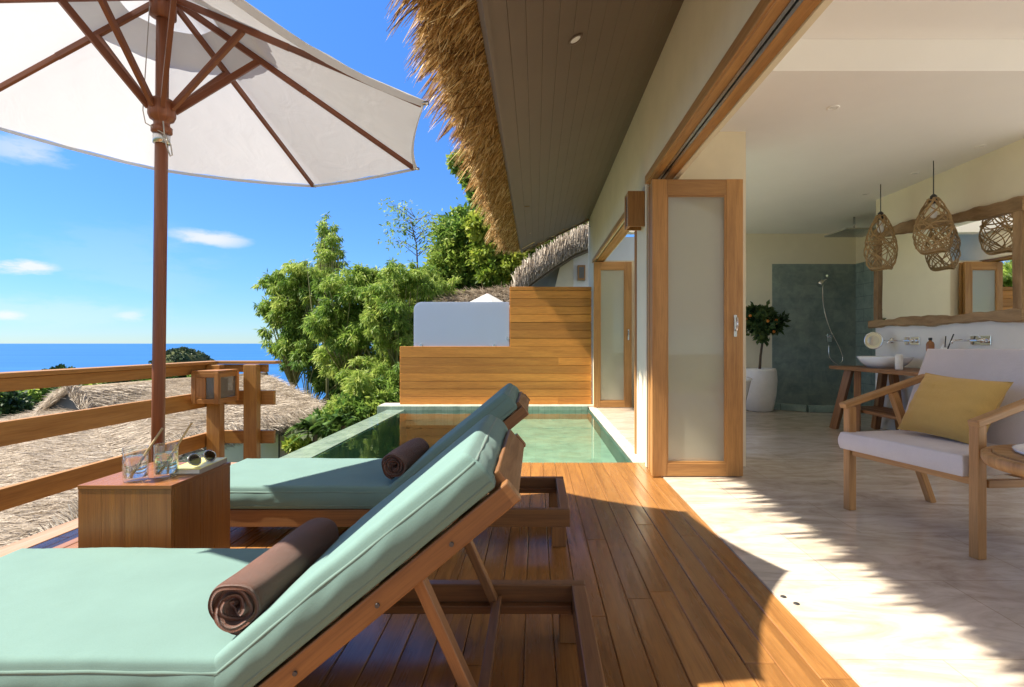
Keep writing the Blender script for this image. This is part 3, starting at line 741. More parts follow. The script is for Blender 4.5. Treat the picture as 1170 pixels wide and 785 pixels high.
def wall_lantern(x0, x1, y0, y1, z0, z1, label):
    t = thing('wall_lantern', label, 'wall lamp', ((x0+x1)/2, (y0+y1)/2, z0))
    mb = MB(); mb.box(x0, x1, y0, y0+.018, z0, z1); mb.box(x0, x1, y1-.018, y1, z0, z1); mb.box(x0+.001, x1, y0+.018, y1-.018, z1-.02, z1-.001)
    mb.box(x0, x0+.02, y0+.018, y0+.04, z0, z1-.02); mb.box(x0, x0+.02, y1-.04, y1-.018, z0, z1-.02)
    mb.box(x0+.003, x0+.02, y0+.04, y1-.04, z0, z0+.02)
    mb.build('hood', M['door'], t, bevel=.002)
    MB().box(x0+.008, x0+.012, y0+.041, y1-.041, z0+.021, z1-.021).build('pane', M['lantern pane'], t)
    return t
wall_lantern(.81, .958, 4.76, 4.95, 2.075, 2.385, 'boxy wooden wall lamp on the white pillar beside the open folding door')

# ------------------------------------------------------------------ umbrella
UB = Vector((-1.83, 2.62, 0)); UT = Vector((-1.77, 2.58, 2.74))
umb = thing('parasol', 'big white canvas parasol on a reddish wooden pole over the loungers', 'parasol', UB)
axis = (UT-UB).normalized()
mb = MB(); mb.tube([UB, UB+axis*1.0, UT], .0275, 20); mb.build('pole', M['red'], umb)
UC = UT.copy(); RIMZ, RIMR, APZ = 2.105, 1.205, 2.70
TH = [R(-8+45*k) for k in range(8)]
# canopy centre leans a little with the pole
CX, CY = -1.66, 2.47
def rib_pt(k, f, dz=0):
    th = TH[k % 8]; rr = RIMR*f
    hub = Vector((UT.x+.02, UT.y, APZ)); rim = Vector((CX+RIMR*math.cos(th), CY+RIMR*math.sin(th), RIMZ-.05*math.cos(th)))
    p = hub.lerp(rim, f); p.z += dz; return p
def canopy_surface(f0, f1, nf, nsub, lift, scallop, sag):
    mb = MB(); rows = []
    for i in range(nf+1):
        f = f0+(f1-f0)*i/nf; row = []
        for k in range(8):
            a, b = rib_pt(k, f, lift), rib_pt(k+1, f, lift)
            for s in range(nsub):
                t = s/nsub; p = a.lerp(b, t); bow = 4*t*(1-t)
                c = Vector((CX*f+(UT.x+.02)*(1-f), CY*f+UT.y*(1-f), p.z))
                p = p + (c-p)*(scallop*bow*max(0, f-.35)); p.z -= sag*bow*f
                if f > .2:
                    p.z += .0035*math.sin(k*7+f*23+s*2.2)*bow
                row.append(p)
        rows.append(row)
    mb.rings(rows, True, False); return mb
can = canopy_surface(.17, 1.0, 22, 10, .022, .045, .022)
o = can.build('canopy', M['canvas'], umb)
hem = MB(); rim = []
for k in range(8):
    a, b = rib_pt(k, 1, .02), rib_pt(k+1, 1, .02)
    for s in range(10):
        t = s/10; p = a.lerp(b, t); bow = 4*t*(1-t); c = Vector((CX, CY, p.z)); p = p+(c-p)*(.045*.65*bow); p.z -= .022*bow; rim.append(p)
hem.rings([rim, [p+Vector((0, 0, -.022)) + (Vector((CX, CY, p.z))-p)*.012 for p in rim]], True, False); hem.build('hem', M['canvas'], o)
cap = canopy_surface(.02, .36, 6, 8, .05, .02, .01); cap.build('vent_cap', M['canvas'], umb)
COLL = UB + axis*2.165
for k in range(8):
    mb = MB(); up = Vector((0, 0, 1))
    mb.bar(rib_pt(k, .025), rib_pt(k, .5), .018, .03); mb.bar(rib_pt(k, .497), rib_pt(k, .985), .016, .027)
    mb.build('rib', M['red'], umb, bevel=.002, seg=1)
    e = rib_pt(k, .315, -.012); dv = Vector((math.cos(TH[k]), math.sin(TH[k]), 0))
    MB().bar(COLL+dv*.05, e, .02, .03).build('strut', M['red'], umb, bevel=.002, seg=1)
    tip = rib_pt(k, 1.0, .012); MB().tube([tip-dv*.03, tip+dv*.012], [.011, .008], 10).build('rib_tip', M['metal'], umb)
def along(prof, base):
    a = axis.cross(Vector((1, 0, 0))).normalized(); b = axis.cross(a)
    return MB().rings([[base+axis*z+(a*math.cos(t*math.pi/12)+b*math.sin(t*math.pi/12))*r for t in range(24)] for r, z in prof])
along([(.034, -.12), (.044, -.11), (.044, -.085), (.034, -.078), (.034, -.06), (.05, -.05), (.058, -.03), (.058, .03), (.048, .045), (.034, .05)], COLL).build('runner', M['red'], umb)
along([(.030, -.165), (.036, -.163), (.036, -.118), (.030, -.116)], COLL).build('locking_ring', M['metal'], umb)
along([(.03, -.14), (.055, -.13), (.055, -.01), (.03, 0)], Vector((UT.x, UT.y, APZ+.03))).build('top_hub', M['red'], umb)
mb = MB(); lp = COLL+Vector((.035, -.035, -.13))
mb.tube([lp+Vector((-.005, 0, .06)), lp, lp+Vector((.03, 0, -.05)), lp+Vector((.038, 0, -.10)), lp+Vector((.028, 0, -.105)), lp+Vector((.012, 0, -.06)), lp+Vector((0, 0, -.01))], .003, 6)
tp = Vector((UT.x-.03, UT.y-.05, 2.62)); mb.tube([tp, COLL+Vector((-.062, -.04, -.02)), COLL+Vector((-.05, -.04, -.08)), lp], .0025, 6)
mb.build('cord', M['cord'], umb)
mb = MB(); mb.lathe((UB.x, UB.y, -.005), [(.16, 0), (.16, .03), (.06, .05), (.045, .22), (.034, .22)], 28); mb.build('base', M['dark metal'], umb)

# ------------------------------------------------------------------ sun loungers
def soft_box(L, W, T, nx=28, ny=14, r=.03, puff=.010, seed=0, frame=None, wr=1.0):
    """a stuffed cushion: rounded box with a domed top; frame maps (l,w,t) to the world"""
    g = random.Random(seed); mb = MB()
    ph = [g.uniform(0, 6) for _ in range(6)]
    def prof(u, v, top):
        du = min(u, L-u); dv = min(v, W-v); d = min(du, dv)
        e = 1-max(0, 1-d/r)**2 if d < r else 1
        e = math.sqrt(max(0, e))
        dome = puff*min(1, d/(.35*W))**.5
        wv = wr*(.0045*mn.noise((u*2.6+ph[0], v*2.6, seed)) + .0022*mn.noise((u*9, v*9+ph[1], seed+3))*max(.25, 1-d/.2))
        along_ = v if du < dv else u
        wv -= wr*.0035*max(0, mn.noise((along_*26+ph[2], seed, 0)))*max(0, 1-d/.09)*min(1, d/.012)
        hgt = T/2 + (dome + wv)
        return T/2 + (1 if top else -1)*(hgt - r*(1-e)) if top else T/2 - (T/2 - r*.4*(1-e))
    def axis_(Lm, n):
        a = [0, r*.08, r*.3, r*.65, r]; m = [r+(Lm-2*r)*i/n for i in range(1, n)]
        return a + m + [Lm-x for x in a[::-1]]
    us, vs = axis_(L, nx), axis_(W, ny); nu, nv = len(us), len(vs)
    idx = {}
    def vid(i, j, top):
        edge = i in (0, nu-1) or j in (0, nv-1)
        k = (i, j, top)
        if k not in idx:
            u, v = us[i], vs[j]; z = prof(u, v, top)
            s_ = 0
            idx[k] = len(mb.v); mb.v.append(frame(u, v, z))
        return idx[k]
    for top in (True, False):
        for i in range(nu-1):
            for j in range(nv-1):
                q = [vid(i, j, top), vid(i+1, j, top), vid(i+1, j+1, top), vid(i, j+1, top)]
                if not top: q = q[::-1]
                mb.f.append(tuple(q)); mb.sm.append(True); mb.uv.append([(0, 0)]*4)
    # side walls with a slight bulge
    per = [(i, 0) for i in range(nu-1)] + [(nu-1, j) for j in range(nv-1)] + [(i, nv-1) for i in range(nu-1, 0, -1)] + [(0, j) for j in range(nv-1, 0, -1)]
    rows = []
    for s in range(1, 8):
        t = s/8; row = []
        for n_, (i, j) in enumerate(per):
            u, v = us[i], vs[j]; zt, zb = prof(u, v, True), prof(u, v, False)
            bl = (.010 + wr*.004*mn.noise(((u+v)*11-t*1.6, t*1.3, seed+7.0)))*math.sin(math.pi*t)
            ou = -bl if i == 0 else bl if i == nu-1 else 0; ov = -bl if j == 0 else bl if j == nv-1 else 0
            row.append(len(mb.v)); mb.v.append(frame(u+ou, v+ov, zb+(zt-zb)*t))
        rows.append(row)
    rows = [[vid(i, j, False) for i, j in per]] + rows + [[vid(i, j, True) for i, j in per]]
    m = len(per)
    for a, b in zip(rows[:-1], rows[1:]):
        for k in range(m):
            mb.f.append((a[k], a[(k+1) % m], b[(k+1) % m], b[k])); mb.sm.append(True); mb.uv.append([(0, 0)]*4)
    seam = [[frame(us[i], vs[j], prof(us[i], vs[j], tp_)) for i, j in per] for tp_ in (True, False)]
    return mb, seam
def ringtube(mb, pts, r, n=6):
    m = len(pts); out = []
    for i in range(m):
        d = (pts[(i+1) % m]-pts[i-1]).normalized(); a = d.cross(Vector((.13, .21, 1))).normalized(); b = d.cross(a)
        out.append([pts[i]+(a*math.cos(t*2*math.pi/n)+b*math.sin(t*2*math.pi/n))*r for t in range(n)])
    out.append(out[0]); mb.rings(out, True, False)
LY, LW = 1.27, .705
LXA, LXB, HX = -1.87, .178, -.71
lo = thing('sun_lounger', 'nearest sun lounger with mint green cushions and raised backrest, in the foreground', 'sun lounger', (-.85, LY+LW/2, 0), 'teak sun loungers on the deck')
mb = MB()
mb.box(LXA, LXB, LY, LY+.042, .10, .19); mb.box(LXA, LXB, LY+LW-.042, LY+LW, .10, .19)
mb.box(LXA, LXA+.045, LY+.042, LY+LW-.042, .102, .188); mb.box(LXB-.05, LXB, LY+.042, LY+LW-.042, .102, .188); mb.box(HX-.03, HX+.03, LY+.042, LY+LW-.042, .102, .17)
fr_ = mb.build('base_frame', M['lounger'], lo, bevel=.004)
mb = MB(); mb.box(LXA+.05, LXB-.052, LY+.043, LY+.075, .10, .128); mb.box(LXA+.05, LXB-.052, LY+LW-.075, LY+LW-.043, .10, .128)
mb.build('ledge', M['lounger'], fr_, bevel=.003)
for xx, yy in ((LXA+.02, LY+.004), (LXA+.02, LY+LW-.07), (LXB-.095, LY+.004), (LXB-.095, LY+LW-.07)):
    MB().box(xx, xx+.075, yy, yy+.066, -.005, .10).build('leg', M['lounger'], lo, bevel=.004)
mb = MB()
for k in range(10): xx = LXA+.07+k*.105; mb.box(xx, xx+.07, LY+.043, LY+LW-.043, .165, .187)
mb.build('slats', M['lounger'], lo, bevel=.003)
BA = R(39.5); bd = Vector((math.cos(BA), 0, math.sin(BA))); bn = Vector((-math.sin(BA), 0, math.cos(BA)))
B0 = Vector((HX, 0, .195))                       # hinge line of the backrest, under the cushion
BL = .832
mb = MB()
for yy in (LY+.02, LY+LW-.02-.0):
    y_ = yy if yy < LY+.3 else yy
    c = B0+bd*(BL/2)+Vector((0, y_, 0))-bn*.027
    mb.obox(c, (bd, Vector((0, 1, 0)), bn), (BL/2, .02, .027))
c = B0+bd*(BL-.022)+Vector((0, LY+LW/2, 0))-bn*.01; mb.obox(c, (Vector((0, 1, 0)), bd, bn), (LW/2-.041, .018, .04))
for k in range(6):
    c = B0+bd*(.08+k*.125)+Vector((0, LY+LW/2, 0))-bn*.012; mb.obox(c, (Vector((0, 1, 0)), bd, bn), (LW/2-.042, .035, .010))
bf = mb.build('backrest_frame', M['lounger'], lo, bevel=.004)
for yy in (LY-.001, LY+LW+.001):
    for f in (.2, .5, .77):
        c = B0+bd*(BL*f)+Vector((0, yy, 0))-bn*.03
        MB().tube([c-Vector((0, .004, 0)), c+Vector((0, .004, 0))], .0055, 10).build('bolt', M['dark metal'], bf)
pt = B0+bd*.50-bn*.05
mb = MB()
for yy in (LY+.075, LY+LW-.075): mb.bar((pt.x, yy, pt.z), (-.135, yy, .125), .028, .042, (0, 1, 0))
mb.bar((-.135, LY+.05, .142), (-.135, LY+LW-.05, .142), .03, .028)
mb.build('prop', M['lounger'], lo, bevel=.003)
cu, seam = soft_box(HX-LXA-.004, LW, .118, 64, 36, .018, .006, 3, lambda u, v, t: Vector((LXA+u, LY+v, .191+t)))
c_ = cu.build('seat_cushion', M['mint'], lo)
mb = MB(); ringtube(mb, [p+Vector((0, 0, -.012)) for p in seam[0]], .006); ringtube(mb, [p+Vector((0, 0, .012)) for p in seam[1]], .006); mb.build('piping', M['piping'], c_)
CB = Vector((HX+.004, LY, .20)) + bn*.004
cu, seam = soft_box(.80, LW, .112, 50, 40, .02, .007, 5, lambda u, v, t: CB+bd*u+Vector((0, v, 0))+bn*t, 1.0)
c_ = cu.build('back_cushion', M['mint'], lo)
mb = MB(); ringtube(mb, [p-bn*.012 for p in seam[0]], .006); ringtube(mb, [p+bn*.012 for p in seam[1]], .006); mb.build('piping', M['piping'], c_)
lo2 = copy_tree(lo); lo2.location.y += 1.53
tag(lo2, 'farther sun lounger with mint green cushions, between the box table and the pool')

# rolled towels
def towel(c, length, r, seed):
    g = random.Random(seed); turns = 3.55; n = 150; mb = MB(); pitch = r/(turns+.35)
    secs = []
    ysec = [0, .006, .016, .03] + [.03+(length-.06)*k/8 for k in range(1, 8)] + [length-.03, length-.016, length-.006, length]
    for yi, y in enumerate(ysec):
        e = min(y, length-y); th = pitch*.97*(.55+.45*min(1, e/.02)**.5)
        tel = .004*math.sin(yi*1.1)
        o_, i_ = [], []
        for k in range(n+1):
            t = k/n; a = t*turns*2*math.pi + 1.75
            rc = pitch*.55 + t*(r-pitch*.55-pitch*.5)
            wob = 1+.03*math.sin(a*2.3+seed)+.02*math.sin(a*5.1+y*14+seed)+.012*math.sin(y*30+a*1.3)
            ca, sa = math.cos(a), math.sin(a)
            yy = y + (.006*math.sin(a*1.7+seed)+.004*math.sin(a*.6))*(1 if y < length/2 else -1)*(1-min(1, e/.06))*1.5 + .010*(1-t)*(1 if y < length/2 else -1)*(1-min(1, e/.06))
            for lst, rad in ((o_, (rc+th/2)*wob), (i_, max(.002, rc-th/2)*wob)):
                lst.append(Vector((c[0]+rad*ca, c[1]+yy, c[2]+rad*sa*.94)))
        secs.append(o_ + i_[::-1])
    mb.rings(secs, True, False)
    for s, rev in ((0, False), (len(secs)-1, True)):
        m = len(secs[0]); base = s*m
        for k in range(n):
            q = [base+k, base+k+1, base+m-2-k, base+m-1-k]
            if rev: q = q[::-1]
            mb.f.append(tuple(q)); mb.sm.append(True); mb.uv.append([(0, 0)]*4)
    return mb
t1 = towel((0, 0, 0), .50, .079, 1).build('rolled_towel', M['towel'])
t1.location = (-.738, 1.325, .402); t1.rotation_euler = (0, 0, R(-2))
tag(t1, 'large rolled brown towel lying on the nearest mint lounger', 'towel', 'rolled brown towels on the loungers')
t2 = copy_tree(t1); t2.location = (-.745, 2.845, .402); t2.rotation_euler = (0, R(40), R(-3))
tag(t2, 'rolled brown towel lying on the farther mint lounger, near the pool')

# ------------------------------------------------------------------ box side table and what lies on it
TX0, TX1, TY0, TY1, TZ = -1.745, -1.39, 2.07, 2.47, .508
tb = thing('side_table', 'square wooden box table between the two sun loungers', 'side table', ((TX0+TX1)/2, (TY0+TY1)/2, 0))
MB().box(TX0-.002, TX1+.002, TY0-.002, TY1+.002, TZ-.016, TZ).build('top', M['table'], tb, bevel=.002)
for a in ((TX0, TX1, TY0, TY0+.02), (TX0, TX1, TY1-.02, TY1), (TX0, TX0+.02, TY0+.021, TY1-.021), (TX1-.02, TX1, TY0+.021, TY1-.021)):
    mb = MB(); 
    if a[1]-a[0] > .1:
        n = 4; w_ = (a[1]-a[0])/n
        for k in range(n): mb.box(a[0]+k*w_, a[0]+(k+1)*w_-.0006, a[2], a[3], -.005, TZ-.0165)
    else:
        n = 4; w_ = (a[3]-a[2])/n
        for k in range(n): mb.box(a[0], a[1], a[2]+k*w_, a[2]+(k+1)*w_-.0006, -.005, TZ-.0165)
    mb.build('side_panel', M['table'], tb)
def tumbler(x, y, label, green):
    z = TZ+.001
    t = thing('drinking_glass', label, 'glass', (x, y, z), 'iced drinks on the box table')
    mb = MB(); r, h = .043, .132
    mb.lathe((x, y, z), [(.002, 0), (r-.004, 0), (r-.001, .004), (r, .012), (r, h-.001), (r-.001, h), (r-.0022, h-.001), (r-.003, .016), (.002, .014)], 40, False); mb.build('tumbler', M['tumbler'], t)
    mb = MB(); mb.lathe((x, y, z), [(.002, .0165), (r-.0036, .0175), (r-.0036, .094), (r-.008, .096), (.002, .095)], 32, False); mb.build('drink', M['green drink' if green else 'drink'], t)
    if green:
        mb = MB(); V = []
        for k in range(9):
            a = random.uniform(0, 6.28); q = random.uniform(.008, .03); c = Vector((x+q*math.cos(a), y+q*math.sin(a), z+random.uniform(.03, .085)))
            d = Vector((random.gauss(0, 1), random.gauss(0, 1), random.gauss(0, .6))).normalized(); s_ = d.cross(Vector((.3, .4, 1))).normalized()
            mb.face([c-d*.012, c+s_*.006, c+d*.012, c-s_*.006])
        mb.build('mint_sprig', M['mintleaf'], t)
    return t
M['mintleaf'] = plain('mint leaf', (.12, .25, .07), .5)
tumbler(-1.573, 2.135, 'left straight glass with a pale drink on the box table', False)
tumbler(-1.497, 2.20, 'right straight glass of greenish drink beside the book on the box table', True)
M['straw'] = wood('bamboo straw', (.62, .45, .22), (.45, .3, .13), .5)
for (a, b, lab) in (((-1.59, 2.13, TZ+.02), (-1.478, 2.15, TZ+.205), 'beige drinking straw leaning in the left glass'), ((-1.513, 2.185, TZ+.02), (-1.415, 2.235, TZ+.215), 'beige drinking straw leaning in the right glass with the greenish drink')):
    o = MB().tube([a, b], .0042, 10).build('drinking_straw', M['straw'], loc=a); tag(o, lab, 'straw', 'bamboo straws in the glasses')
bk = thing('book', 'thick book with a yellowish cover under the sunglasses on the box table', 'book', (-1.445, 2.345, TZ))
ba = R(4); bx = Vector((math.cos(ba), math.sin(ba), 0)); by = Vector((-math.sin(ba), math.cos(ba), 0)); bc = Vector((-1.452, 2.345, 0))
mb = MB(); mb.obox(bc+Vector((0, 0, TZ+.0022)), (bx, by, Vector((0, 0, 1))), (.060, .112, .0015)); mb.obox(bc+bx*.059+Vector((0, 0, TZ+.0125)), (bx, by, Vector((0, 0, 1))), (.0014, .112, .0085)); mb.build('back_cover', M['book side'], bk)
MB().obox(bc+Vector((0, 0, TZ+.0122)), (bx, by, Vector((0, 0, 1))), (.057, .109, .0083)).build('pages', M['paper'], bk)
MB().obox(bc+Vector((0, 0, TZ+.0222)), (bx, by, Vector((0, 0, 1))), (.060, .112, .0014)).build('front_cover', M['yellow cover'], bk)
sg = thing('sunglasses', 'dark aviator sunglasses lying on the yellowish book', 'sunglasses', (-1.43, 2.33, TZ+.024))
sz = TZ+.0245; ga = R(78); gx = Vector((math.cos(ga), math.sin(ga), 0)); gn = Vector((math.sin(ga), -math.cos(ga), 0)); gu = (Vector((0, 0, 1))*.9-gn*.42).normalized()
gc = Vector((-1.425, 2.32, sz+.028))
mbf = MB()
for s in (-1, 1):
    c = gc+gx*(.038*s); ring = []
    for k in range(24):
        a = k*math.pi/12; rx = .031*(1+.10*math.cos(a)*s); ring.append(c+gx*(rx*math.cos(a))+gu*(.026*math.sin(a)*(1.0 if math.sin(a) < 0 else .9)))
    ringtube(mbf, ring, .003)
    mb = MB(); mb.face(ring); mb.build('lens', M['lens'], sg)
mbf.tube([gc-gx*.009+gu*.012, gc+gx*.009+gu*.012], .0016, 6); mbf.tube([gc-gx*.012+gu*.004, gc+Vector((0, 0, .001))+gu*.008, gc+gx*.012+gu*.004], .0014, 6)
mbf.build('frame', M['metal'], sg)
for s in (-1, 1):
    h = gc+gx*(.07*s)+gu*.008; e = h-gn*.09; e.z = sz+.012; e2 = h-gn*.128; e2.z = sz+.003
    MB().tube([h-gx*.004*s, h-gn*.006, e, e2], [.0016, .0016, .0018, .0028], 8).build('temple_arm', M['black'], sg)

# ------------------------------------------------------------------ armchair, pillow, round table
U = Vector((.2, -.77, 0)).normalized(); D = Vector((-U.y, U.x, 0)); D = Vector((.968, .251, 0)); F1 = Vector((1.955, 3.44, 0)); Zv = Vector((0, 0, 1))
def C(u, v, z): return F1+U*u+D*v+Zv*z
ch = thing('armchair', 'teak armchair with pale grey cushions on the stone floor', 'armchair', C(.4, .3, 0))
W_ = .80
for u in (.0, W_-.005):
    MB().obox(C(u+.02, .025 if u < .1 else .0, .325), (U, D, Zv), (.024, .027, .325)).build('leg', M['chair'], ch, bevel=.004)
    mb = MB(); mb.bar(C(u+.02, .36, .735), C(u+.02, .68, 0), .038, .055, (0, 1, 0)); mb.build('leg', M['chair'], ch, bevel=.004)
    mb = MB(); mb.bar(C(u+.02, -.03, .655), C(u+.02, .66, .835), .055, .036); mb.build('armrest', M['chair'], ch, bevel=.006)
mb = MB(); mb.obox(C(W_/2+.02, .03, .365), (U, D, Zv), (W_/2-.03, .018, .019)); mb.obox(C(W_/2+.02, .55, .335), (U, D, Zv), (W_/2-.02, .018, .019))
mb.bar(C(.02, .05, .36), C(.02, .55, .335), .034, .038); mb.bar(C(W_+.015, .05, .36), C(W_+.015, .55, .335), .034, .038)
mb.build('seat_frame', M['chair'], ch, bevel=.003)
mb = MB()
for u in (.10, W_-.06): mb.bar(C(u, .5, .36), C(u, .80, .98), .04, .03)
mb.bar(C(.08, .80, .97), C(W_-.04, .80, .97), .05, .028); mb.build('back_frame', M['chair'], ch, bevel=.003)
sx0 = C(.004, -.035, 0)
cu, seam = soft_box(W_-.035, .62, .105, 24, 20, .012, .006, 8, lambda u, v, t: sx0+U*u+D*v+Zv*(.386+t-.02*v))
c_ = cu.build('seat_cushion', M['grey fabric'], ch); mb = MB(); ringtube(mb, [p-Zv*.008 for p in seam[0]], .003); mb.build('piping', M['grey fabric'], c_)
ta = R(24); bu = (Zv*math.cos(ta)+D*math.sin(ta)); bnn = (D*math.cos(ta)-Zv*math.sin(ta))
bo = C(.03, .47, .47)
cu, seam = soft_box(W_+.15, .60, .13, 24, 20, .02, .012, 9, lambda u, v, t: bo+U*(u-.075)+bu*v+bnn*(.13-t))
for f in range(len(cu.f)): cu.f[f] = cu.f[f][::-1]
c_ = cu.build('back_cushion', M['grey fabric'], ch); mb = MB(); ringtube(mb, seam[0], .003); mb.build('piping', M['grey fabric'], c_)
# throw pillow: pinched corners
def pillow(c, ax, ay, an, w_, h_, t_, seed):
    n = 22; mb = MB(); top, bot = [], []
    g = random.Random(seed)
    for side in (1, -1):
        rows = []
        for i in range(n+1):
            row = []
            for j in range(n+1):
                a, b = i/n*2-1, j/n*2-1
                th = t_/2*max(0, (1-abs(a)**2.6))**.55*max(0, (1-abs(b)**2.6))**.55
                pin = 1-.07*(1-abs(a)**2)*abs(b)**3; pin2 = 1-.09*(1-abs(b)**2)*abs(a)**3
                wv = .010*mn.noise((a*1.6, b*4.2, seed))+.005*mn.noise((a*5, b*7, seed+2.0))
                row.append(c+ax*(a*w_/2*pin2)+ay*(b*h_/2*pin)+an*(side*th+wv*min(1, th/.03)))
            rows.append(row)
        if side < 0: rows = rows[::-1]
        mb.rings(rows, False, False)
    m = mb
    edge = [c+ax*(a*w_/2*(1-.09*(1-abs(b)**2)*abs(a)**3))+ay*(b*h_/2*(1-.07*(1-abs(a)**2)*abs(b)**3)) for a, b in
            [(k/n*2-1, -1) for k in range(n)]+[(1, k/n*2-1) for k in range(n)]+[(1-k/n*2, 1) for k in range(n)]+[(-1, 1-k/n*2) for k in range(n)]]
    return mb, edge
pa = R(30); pu = (Zv*math.cos(pa)+D*math.sin(pa)); pn = (D*math.cos(pa)-Zv*math.sin(pa)); rl = R(-3)
pax = (U*math.cos(rl)+pu*math.sin(rl)); pay = (pu*math.cos(rl)-U*math.sin(rl))
pc = C(.375, .395, .675)
mb, edge = pillow(pc, pax, pay, pn, .51, .40, .20, 2)
po = thing('throw_pillow', 'mustard yellow throw pillow leaning on the grey armchair back', 'pillow', pc)
mb.build('cover', M['mustard'], po); mb = MB(); ringtube(mb, edge, .004); mb.build('piping', M['mustard'], po)
rt = thing('round_table', 'round wooden side table with a white tray on it, beside the armchair', 'side table', (2.375, 2.29, 0))
rc_ = (2.375, 2.29, 0)
mb = MB(); mb.lathe(rc_, [(.30, .485), (.375, .50), (.385, .52), (.385, .548), (.375, .553), (.35, .553), (.345, .54)], 64); mb.build('rim', M['chair'], rt)
mb = MB(); mb.lathe(rc_, [(.344, .541), (.344, .558), (.335, .560), (.001, .560)], 64); mb.build('top', M['chair'], rt)
tr_ = thing('round_tray', 'white round tray lying on the round wooden side table', 'tray', (2.385, 2.30, .561))
mb = MB(); mb.lathe((2.385, 2.30, .561), [(.25, 0), (.272, .004), (.276, .014), (.27, .015), (.255, .007), (.001, .006)], 56); mb.build('plate', M['ceramic'], tr_)
mb = MB()
for k in range(3):
    a = R(200+k*120); dv = Vector((math.cos(a), math.sin(a), 0))
    leg = MB(); rings_ = []
    for q in range(9):
        t = q/8; rr = .33-.20*math.sin(t*math.pi*.5)+.0*t; z = .49*(1-t); ww = .07*(1-.45*t)
        p = Vector(rc_)+dv*rr+Zv*z; sd = Vector((-dv.y, dv.x, 0))
        rings_.append([p+sd*ww+dv*.016, p+sd*ww-dv*.016, p-sd*ww-dv*.016, p-sd*ww+dv*.016])
    leg.rings(rings_, True, True, False); leg.build('leg', M['chair'], rt, bevel=.003)

# ------------------------------------------------------------------ bathroom
van = thing('vanity_table', 'rustic wooden vanity table with splayed legs under the mirror', 'vanity', (4.0, 5.7, 0))
mb = MB(); mb.box(3.64, 4.28, 4.75, 6.74, .73, .77); mb.build('top', M['vanity'], van, bevel=.008)
for y in (6.42, 5.1):
    for xx, lean in ((3.76, -.10), (4.17, .0)):
        for dy in (-.24, .24):
            MB().bar((xx, y+dy*.35, .73), (xx+lean, y+dy, 0), .07, .085).build('leg', M['vanity'], van, bevel=.005)
mb = MB(); mb.box(3.74, 4.2, 4.95, 6.60, .25, .285); mb.build('shelf', M['vanity'], van, bevel=.006)
bs = thing('wash_basin', 'white boat-shaped wash basin standing on the vanity table', 'basin', (3.93, 6.12, .771))
def basin_ring(w_, l_, z): return [Vector((3.93+w_*(abs(math.cos(t))**.7)*(1 if math.cos(t) > 0 else -1), 6.12+l_*(abs(math.sin(t))**.7)*(1 if math.sin(t) > 0 else -1), z)) for t in [k*2*math.pi/40 for k in range(40)]]
mb = MB(); mb.rings([basin_ring(.14, .17, .771), basin_ring(.19, .25, .83), basin_ring(.225, .30, .895), basin_ring(.222, .297, .898), basin_ring(.212, .287, .893), basin_ring(.17, .23, .82), basin_ring(.10, .12, .80)]); mb.build('bowl', M['ceramic'], bs)
MB().lathe((3.93, 6.12, .8), [(.022, .0), (.022, .004), (.001, .005)], 18).build('drain', M['chrome'], bs)
def tap(y, label):
    t = thing('wall_tap', label, 'tap', (4.2, y, 1.02), 'wall taps over the vanity')
    MB().box(4.268, 4.283, y-.11, y+.13, 1.03, 1.12).build('plate', M['chrome'], t, bevel=.003)
    mb = MB(); mb.tube([(4.27, y+.06, 1.075), (4.12, y+.06, 1.075), (4.04, y+.06, 1.07), (4.03, y+.06, 1.045)], .012, 12); mb.build('spout', M['chrome'], t)
    mb = MB(); mb.tube([(4.27, y-.05, 1.075), (4.21, y-.05, 1.075)], .024, 16); mb.tube([(4.225, y-.05, 1.075), (4.205, y-.05, 1.13)], .006, 8); mb.build('lever', M['chrome'], t)
tap(6.15, 'chrome wall tap above the boat-shaped wash basin, left one')
tap(5.20, 'chrome wall tap above the armchair back, right one')
mm = thing('magnifying_mirror', 'round chrome magnifying mirror on a wall arm beside the basin', 'shaving mirror', (4.1, 6.6, 1.08))
mp_ = Vector((4.06, 6.52, 1.08)); md = Vector((-.75, -.66, 0)).normalized(); ms = Vector((-md.y, md.x, 0))
def mring(r, h): return [mp_+md*h+(ms*math.cos(t*math.pi/16)+Zv*math.sin(t*math.pi/16))*r for t in range(32)]
MB().rings([mring(.08, -.008), mring(.10, -.006), mring(.104, 0), mring(.10, .006), mring(.094, .007), mring(.092, .005)], True, True).build('rim', M['chrome'], mm)
mb = MB(); mb.rings([mring(.092, .0055), mring(.05, .0048), mring(.001, .0045)], True, False); mb.build('mirror_glass', M['mirror'], mm)
mb = MB(); mb.tube([(4.28, 6.5, 1.08), (4.18, 6.5, 1.08), tuple(mp_-md*.008)], .007, 8); mb.lathe((4.275, 6.5, 1.05), [(.022, 0), (.022, .06)], 14); mb.build('arm', M['chrome'], mm)
